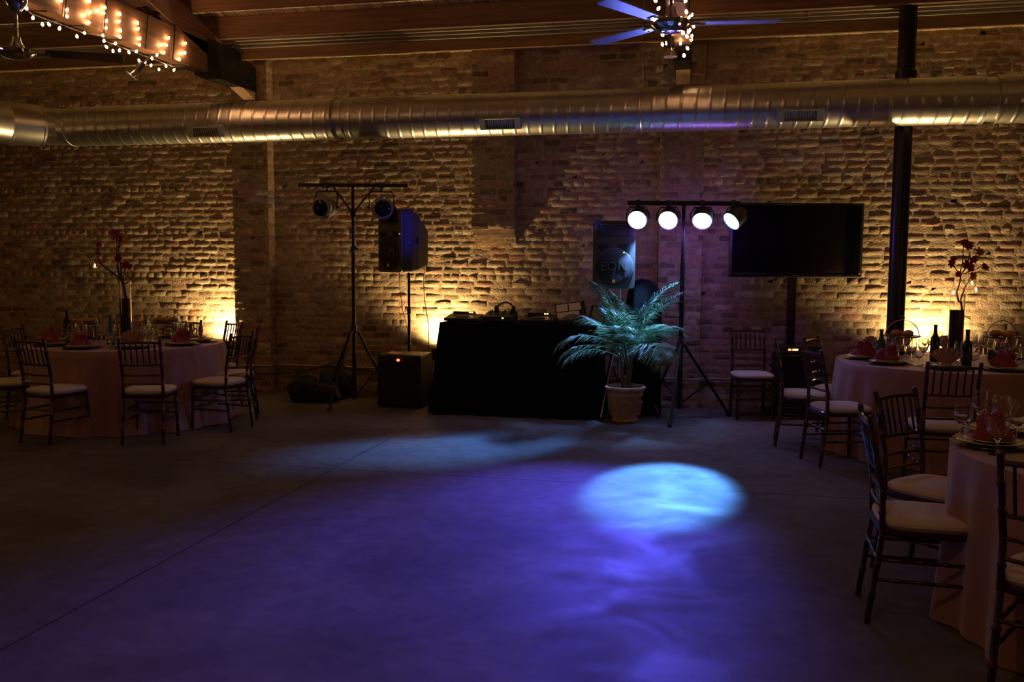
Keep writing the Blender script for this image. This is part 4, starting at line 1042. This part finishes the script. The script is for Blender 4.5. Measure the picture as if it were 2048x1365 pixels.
t = thing('wine_bottle', 'x', 'bottle'); b.build('bottle_glass', M_WINEBOT, t); b = MB(); b.lathe([(.0375, .06), (.0377, .061), (.0377, .14), (.0375, .141)], 28); b.build('label_band', mat('dark_label', (.05, .04, .02), .6), t); POOL['wine_bottle'] = t
b = MB(); b.lathe([(0, 0), (.036, 0), (.039, .006), (.039, .12), (.030, .17), (.016, .225), (.0135, .262), (.0155, .264), (.0155, .285), (.0, .286)], 28)
t = thing('water_bottle', 'x', 'bottle'); b.build('bottle_glass', M_GREENBOT, t); b = MB(); b.lathe([(.0395, .025), (.0398, .026), (.0398, .11), (.0395, .111)], 28); b.build('paper_label', M_LABEL, t); POOL['water_bottle'] = t
# bread stand
t = thing('bread_stand', 'x', 'bread stand')
b = MB(); b.lathe([(0, .17), (.14, .17), (.165, .182), (.163, .186), (.13, .176), (0, .176)], 40); b.build('dish', M_CHARGER, t)
b = MB()
for k in range(3): a = 2*PI*k/3 + .5; b.tube([(.13*math.cos(a), .13*math.sin(a), .003), (.15*math.cos(a), .15*math.sin(a), .17)], .004, 6)
b.tube([(.13*math.cos(a), .13*math.sin(a), .004) for a in [2*PI*k/30 for k in range(30)]], .004, 6, closed=True); b.build('wire_base', M_SILVER, t)
b = MB(); b.tube([(-.155*math.cos(a), 0, .175 + .15*math.sin(a)) for a in [PI*k/20 for k in range(21)]], .004, 6); b.tube([(.018*math.cos(a), 0, .345 + .018*math.sin(a)) for a in [2*PI*k/16 for k in range(16)]], .0035, 6, closed=True); b.build('arched_handle', M_SILVER, t)
POOL['bread_stand'] = t
r2 = random.Random(9)
b = MB(); lump(b, (0, 0, .028), (.11, .075, .056), 5, 2.0, .4, .04); one('bread_roll', b, M_BREAD, 'bread')

def setting(Cc, g, a_deg, k, place, gs=1, rr=.70, ng=3):
    a = R(a_deg); ctr = Vector((Cc.x + rr*math.cos(a), Cc.y + rr*math.sin(a), TZ)); w_ = ' at the ' + place + ' place of the ' + g
    put('charger_plate', ctr, 0, 'dark charger plate' + w_, 'charger plates on the ' + g)
    put('dinner_plate', ctr + Vector((0, 0, .010)), 0, 'white dinner plate on the charger' + w_, 'dinner plates on the ' + g)
    put('salad_plate', ctr + Vector((0, 0, .019)), 0, 'small white top plate' + w_, 'small plates on the ' + g)
    if k % 2: put('fan_napkin', ctr + Vector((0, 0, .028)), a + PI/2 + r2.uniform(-.3, .3), 'tan fan-folded napkin' + w_, 'tan fan napkins on the ' + g)
    else: put('gathered_napkin', ctr + Vector((0, 0, .030)), r2.uniform(0, 6), 'burgundy gathered napkin' + w_, 'burgundy napkins on the ' + g)
    for q, (da, dr, kd) in enumerate(((.16, -.17, 'wine_glass'), (.33, -.12, 'water_goblet'), (.28, -.24, 'wine_glass'))[:ng]):
        aa = a + da*gs; r_ = rr + dr
        lb = ('wine glass nearest the plate', 'short water goblet', 'innermost wine glass')[q] + w_
        put(kd, (Cc.x + r_*math.cos(aa), Cc.y + r_*math.sin(aa), TZ), r2.uniform(0, 6), lb, ('wine glasses on the ' if kd == 'wine_glass' else 'water goblets on the ') + g)
def ang(Cc, X, d): q = P(X, d); return math.degrees(math.atan2(q.y - Cc.y, q.x - Cc.x))
for X, d, k, pl in ((-4.11, 7.66, 0, 'near left'), (-3.18, 7.66, 1, 'near middle'), (-2.55, 8.42, 0, 'near right'), (-2.61, 9.16, 1, 'right-hand'), (-3.10, 9.97, 1, 'far right'), (-3.55, 10.12, 0, 'far middle'),
                    (-4.17, 10.09, 1, 'far left'), (-4.8, 9.75, 0, 'back left'), (-5.05, 9.10, 1, 'left-hand'), (-4.88, 8.22, 0, 'front left')):
    setting(C1, 'left table', ang(C1, X, d), k, pl)
for X, d, k, pl in ((2.35, 7.93, 0, 'left-hand'), (2.42, 7.11, 0, 'near left'), (2.80, 8.6, 1, 'far left'), (3.02, 6.3, 1, 'near middle'), (3.9, 6.3, 0, 'near right'), (3.5, 9.0, 1, 'far middle'), (4.3, 8.9, 1, 'far right'), (4.9, 8.2, 0, 'right-hand'), (4.8, 7.0, 0, 'front right')):
    setting(C2, 'far right table', ang(C2, X, d), k, pl)
for X, d, k, pl, ng in ((1.86, 3.02, 1, 'near left', 3), (2.09, 4.0, 0, 'left-hand', 0), (2.33, 4.38, 1, 'far left', 0), (2.9, 5.0, 0, 'far middle', 3), (3.8, 4.6, 0, 'far right', 3)):
    setting(C3, 'nearest table', ang(C3, X, d), k, pl, -1, .76, ng)
for px, d, kd, lb in ((1937, 4.17, 'water_goblet', 'leftmost goblet on the nearest table'), (1970, 4.28, 'wine_glass', 'tall wine glass second from left on the nearest table'), (2014, 4.10, 'wine_glass', 'wine glass behind the plates on the nearest table, right of its napkin'),
                      (2008, 3.80, 'water_goblet', 'goblet standing in front of the plate stack on the nearest table'), (2046, 3.95, 'wine_glass', 'wine glass cut by the right frame edge on the nearest table')):
    put(kd, PD(px, d, TZ), px, lb, ('wine glasses on the ' if kd == 'wine_glass' else 'water goblets on the ') + 'nearest table')
put('water_bottle', PD(219, 8.70, TZ), 0, 'green water bottle with grey label left of the tall vase on the left table')
put('wine_bottle', PD(132, 9.05, TZ), 0, 'dark wine bottle behind the burgundy napkin on the left table')
put('water_bottle', PD(1765, 7.42, TZ), 0, 'green pointed water bottle on the far right table, left of the black column')
put('wine_bottle', PD(1873, 7.62, TZ), 0, 'dark wine bottle silhouetted against the uplit bricks on the far right table')
put('wine_bottle', PD(1938, 7.05, TZ), 0, 'dark bottle standing nearest the front on the far right table, right of the dark vase')
put('tumbler', PD(1989, 7.7, TZ), 0, 'dark drink in a tumbler on the far right table, left of the other tumbler')
put('tumbler', PD(2015, 7.65, TZ), 0, 'tumbler with dark drink on the far right table, near the frame edge')
for (px, d, rz, lb, bl) in ((163, 9.12, YAW, 'wire bread stand with ring-topped handle at the left of the left table', 'bread roll in the wire stand at the left of the left table'),
                        (330, 9.35, YAW + .3, 'wire bread stand right of the tall vase on the left table', 'bread roll in the wire stand right of the tall vase'),
                        (1806, 8.05, YAW, 'wire bread stand in front of the black column on the far right table', 'bread roll in the wire stand in front of the column'),
                        (2006, 8.05, YAW + .2, 'wire bread stand at the right end of the far right table', 'bread roll in the stand at the right end of the far right table')):
    p = PD(px, d, TZ); put('bread_stand', p, rz, lb)
    for q in range(4):
        a = 2*PI*q/4 + .5; put('bread_roll', (p.x + .07*math.cos(a), p.y + .07*math.sin(a), TZ + .178), a, ('back right ', 'back left ', 'front left ', 'front right ')[q] + bl, bl.replace('bread roll', 'rolls'))
for o in USED: del o['used']

# ------------------------------------------------------------------ branch centrepieces
def petal_flower(mb, c_, r, nrm, seed):
    r_ = random.Random(seed); q = Vector(nrm).normalized().to_track_quat('Z', 'Y').to_matrix().to_4x4(); Mx = Matrix.Translation(c_) @ q
    for k in range(7):
        a = 2*PI*k/7 + r_.uniform(-.1, .1); L_ = r * r_.uniform(.85, 1.1); w_ = r*.30; z1, z2_ = r*.22, r*r_.uniform(.0, .35)
        pts = [(0, -w_*.25, 0), (L_*.4, -w_, z1), (L_*.8, -w_*.8, z2_), (L_, 0, z2_*.8), (L_*.8, w_*.8, z2_), (L_*.4, w_, z1), (0, w_*.25, 0), (L_*.5, 0, z1*.6)]
        Mr = Mx @ Matrix.Rotation(a, 4, 'Z'); mb.add([Vector(v) for v in pts], [(0, 1, 7), (1, 2, 7), (2, 3, 7), (3, 4, 7), (4, 5, 7), (5, 6, 7), (6, 0, 7)], Mr)
        mb.add([Vector(v) - Vector((0, 0, .0015)) for v in pts], [(7, 1, 0), (7, 2, 1), (7, 3, 2), (7, 4, 3), (7, 5, 4), (7, 6, 5), (7, 0, 6)], Mr)
    mb.lathe([(0, -.004), (r*.16, 0), (r*.18, r*.12), (0, r*.2)], 10, Mx)
def centrepiece(px0, d, top_py, fill_py, rv, branches, flowers, candles, vl, bl, cl):
    s = d / F; base = PD(px0, d, TZ); hz = 530 + .006 * (px0 - CX)
    def loc(px, py, dy=0): return Vector(((px - px0)*s*CYW - dy*SY, (px - px0)*s*SY + dy*CYW, CAM_H - (py - hz)*s - TZ))
    h = loc(px0, top_py).z; hf = loc(px0, fill_py).z
    v = thing('cylinder_vase', vl, 'vase', base)
    b = MB(); b.lathe([(0, 0), (rv, 0), (rv, h), (rv - .004, h), (rv - .004, .012), (0, .012)], 36); b.build('glass_wall', M_GLASS, v)
    b = MB(); b.lathe([(0, .013), (rv - .005, .013), (rv - .005, hf), (0, hf)], 36); b.build('dark_stones', mat('black_stones', (.008, .006, .006), .25, bump=1, bscale=40), v)
    t = thing('flowering_branch', bl, 'branch', base + Vector((0, 0, hf - .02)))
    off = Vector((0, 0, -(hf - .02)))
    b = MB()
    for k, (pts, r0, r1) in enumerate(branches):
        P_ = [loc(x, y, dy) + off for x, y, dy in pts]; n = len(P_)
        # light crookedness
        Q = []
        for i in range(n - 1):
            for u in (0, .5): Q.append(P_[i].lerp(P_[i+1], u) + (Vector((r2.uniform(-1, 1), r2.uniform(-1, 1), r2.uniform(-1, 1))) * .006 if (i or u) else Vector()))
        Q.append(P_[-1]); b.tube(Q, [r0 + (r1 - r0)*i/(len(Q)-1) for i in range(len(Q))], 7)
    b.build('branches', M_BRANCH, t)
    for k, (x, y, dy, rr, m_) in enumerate(flowers):
        b = MB(); q = loc(x, y, dy) + off; petal_flower(b, q, rr, (r2.uniform(-.6, .6) - SY*-.8, -1, r2.uniform(-.2, .7)), k); b.build('flower', m_, t, smooth=False)
    for k, (x, y, dy, top) in enumerate(candles):
        q = base + loc(x, y, dy); c_ = thing('hanging_tealight', cl[k], 'candle', q)
        b = MB(); b.lathe([(0, -.03), (.022, -.028), (.03, -.012), (.031, .005), (.024, .03), (.0225, .03), (.0295, .005), (.0285, -.012), (.02, -.026), (0, -.028)], 20); b.build('glass_ball', M_GLASS, c_)
        b = MB(); b.lathe([(0, -.025), (.018, -.024), (.018, -.012), (0, -.012)], 14); b.build('wax', M_WAX, c_)
        b = MB(); b.lathe([(0, -.011), (.005, -.006), (.006, .001), (.003, .009), (0, .016)], 10); b.build('flame', M_FLAME, c_)
        b = MB(); b.tube([(-.02, 0, .03), (-.008, 0, .06), (0, 0, .075), (.008, 0, .06), (.02, 0, .03)], .0012, 5); b.tube([(0, 0, .074), (0, 0, top)], .0012, 5); b.build('hanging_wire', M_SILVER, c_)
        lamp_obj('glow', 'POINT', (0, 0, .004), .35, (1, .5, .2), c_, shadow_soft_size=.008)
M_ = M_MAGENTA
centrepiece(250, 9.0, 562, 597, .056,
    [([(252, 604, 0), (251, 590, 0), (248, 575, 0), (243, 560, 0)], .013, .011),
     ([(243, 560, 0), (232, 550, 0), (222, 541, -.03), (210, 530, -.05), (203, 516, -.05), (202, 500, -.05), (205, 492, -.05)], .010, .003),
     ([(243, 560, 0), (236, 548, .03), (232, 535, .04), (236, 524, .03), (238, 520, .03)], .008, .003),
     ([(246, 562, 0), (248, 545, .02), (250, 532, .04), (255, 530, .05)], .007, .003),
     ([(236, 545, .03), (235, 505, .0), (237, 485, .0), (234, 466, .0)], .006, .003),
     ([(244, 556, 0), (242, 500, -.03), (248, 480, -.04), (258, 485, -.04)], .006, .003),
     ([(248, 568, 0), (258, 562, .04), (263, 552, .05), (257, 535, .06)], .007, .003)],
    [(233, 466, 0, .045, M_), (244, 477, -.02, .05, M_), (257, 483, -.04, .048, M_ORANGE), (205, 490, -.05, .035, M_), (204, 508, -.05, .028, M_), (236, 518, .03, .045, M_), (250, 530, .04, .05, M_), (258, 534, .05, .035, M_), (241, 494, .0, .025, M_)],
    [(196, 532, -.05, .16)],
    'tall clear glass cylinder vase, dark below, on the left table', 'dark crooked branch with magenta and orange flowers in the left table vase', ['glowing glass tealight hanging from the left tip of the left table branch'])
centrepiece(1914, 7.75, 588, 620, .060,
    [([(1920, 630, 0), (1922, 615, 0), (1921, 605, 0)], .009, .008),
     ([(1921, 605, 0), (1914, 598, 0), (1909, 588, -.02), (1912, 577, -.02), (1918, 560, 0), (1917, 545, 0), (1921, 530, 0)], .008, .004),
     ([(1921, 605, 0), (1925, 590, .02), (1930, 575, .03), (1938, 565, .03), (1942, 553, .03)], .007, .003),
     ([(1918, 545, 0), (1908, 540, 0), (1902, 530, 0)], .005, .003), ([(1920, 530, 0), (1919, 500, 0), (1921, 488, 0)], .005, .003),
     ([(1921, 545, 0), (1935, 530, .02), (1938, 505, .03), (1955, 508, .04)], .005, .003), ([(1932, 545, .02), (1952, 540, .03), (1968, 530, .04)], .005, .003)],
    [(1898, 526, 0, .045, M_), (1903, 518, 0, .03, M_), (1922, 486, 0, .04, M_), (1932, 492, 0, .04, M_), (1935, 533, .02, .062, M_), (1944, 520, .02, .035, M_), (1958, 504, .04, .045, M_ORANGE), (1948, 518, .03, .035, M_ORANGE), (1970, 534, .04, .045, M_), (1911, 548, -.02, .035, M_), (1945, 552, .03, .045, M_ORANGE)],
    [(1902, 586, -.03, .09), (1945, 567, .03, .08), (1950, 580, .0, .10)],
    'tall glass cylinder vase, dark inside, on the far right table', 'thin branch with burgundy and orange flowers in the far right table vase',
    ['glowing tealight hanging left of the stem on the far right table', 'upper of two glowing tealights right of the stem on the far right table', 'lower of two glowing tealights right of the stem on the far right table'])

# ------------------------------------------------------------------ uplights at the foot of the wall
def uplight(label, px, z, out, aimx, tilt, watt, pos=None):
    Y = WALL - out; v = ray(px, 600); x = v.x * (Y / v.y)
    if pos: x, Y = pos
    t = thing('wall_uplight', label, 'uplight', (x, Y, 0))
    b = MB(); b.lathe([(0, 0), (.10, 0), (.10, .012), (0, .014)], 24); b.build('base', M_BLACKPLASTIC, t)
    b = MB(); b.tube([(0, 0, .01), (0, 0, z - .13)], .012, 10); b.build('post', M_STEEL, t)
    d = Vector((aimx, tilt, 1)).normalized(); q = Matrix.Translation((0, 0, z - .06)) @ d.to_track_quat('Z', 'Y').to_matrix().to_4x4()
    b = MB(); b.lathe([(0, -.08), (.035, -.078), (.052, -.04), (.062, .05), (.058, .05), (.048, .0), (0, -.01)], 28, q); b.build('can', M_BLACKPLASTIC, t)
    b = MB(); b.lathe([(0, .03), (.054, .028), (.054, .032), (0, .036)], 28, q); b.build('lens', M_UPLENS, t)
    l = lamp_obj('lamp', 'SPOT', Vector((0, 0, z - .06)) + d * .06, watt, UPLIGHT_COL, t, spot_size=R(150), spot_blend=1.0, shadow_soft_size=.03)
    l.rotation_euler = d.to_track_quat('-Z', 'Y').to_euler()
uplight('glaring uplight on a short post behind the left table, beside the pilaster', 457, .62, .15, -.30, .12, UPLIGHT_W)
uplight('uplight hidden behind the subwoofer and the end of the draped table', 872, .60, .19, .05, .15, UPLIGHT_W)
uplight('uplight at the foot of the wall behind the far right table', 1862, .62, .24, 0, .2, UPLIGHT_W)
uplight('added unseen fill uplight at the foot of the left wall', 0, .62, 0, -.2, 0, 480, (-10.9, 3.4))  # added outside the view to light the ceiling boards from below
uplight('added unseen fill uplight at the foot of the right wall', 0, .62, 0, .2, 0, 420, (5.9, 3.0))  # added counterpart on the other side, also unseen, for fill
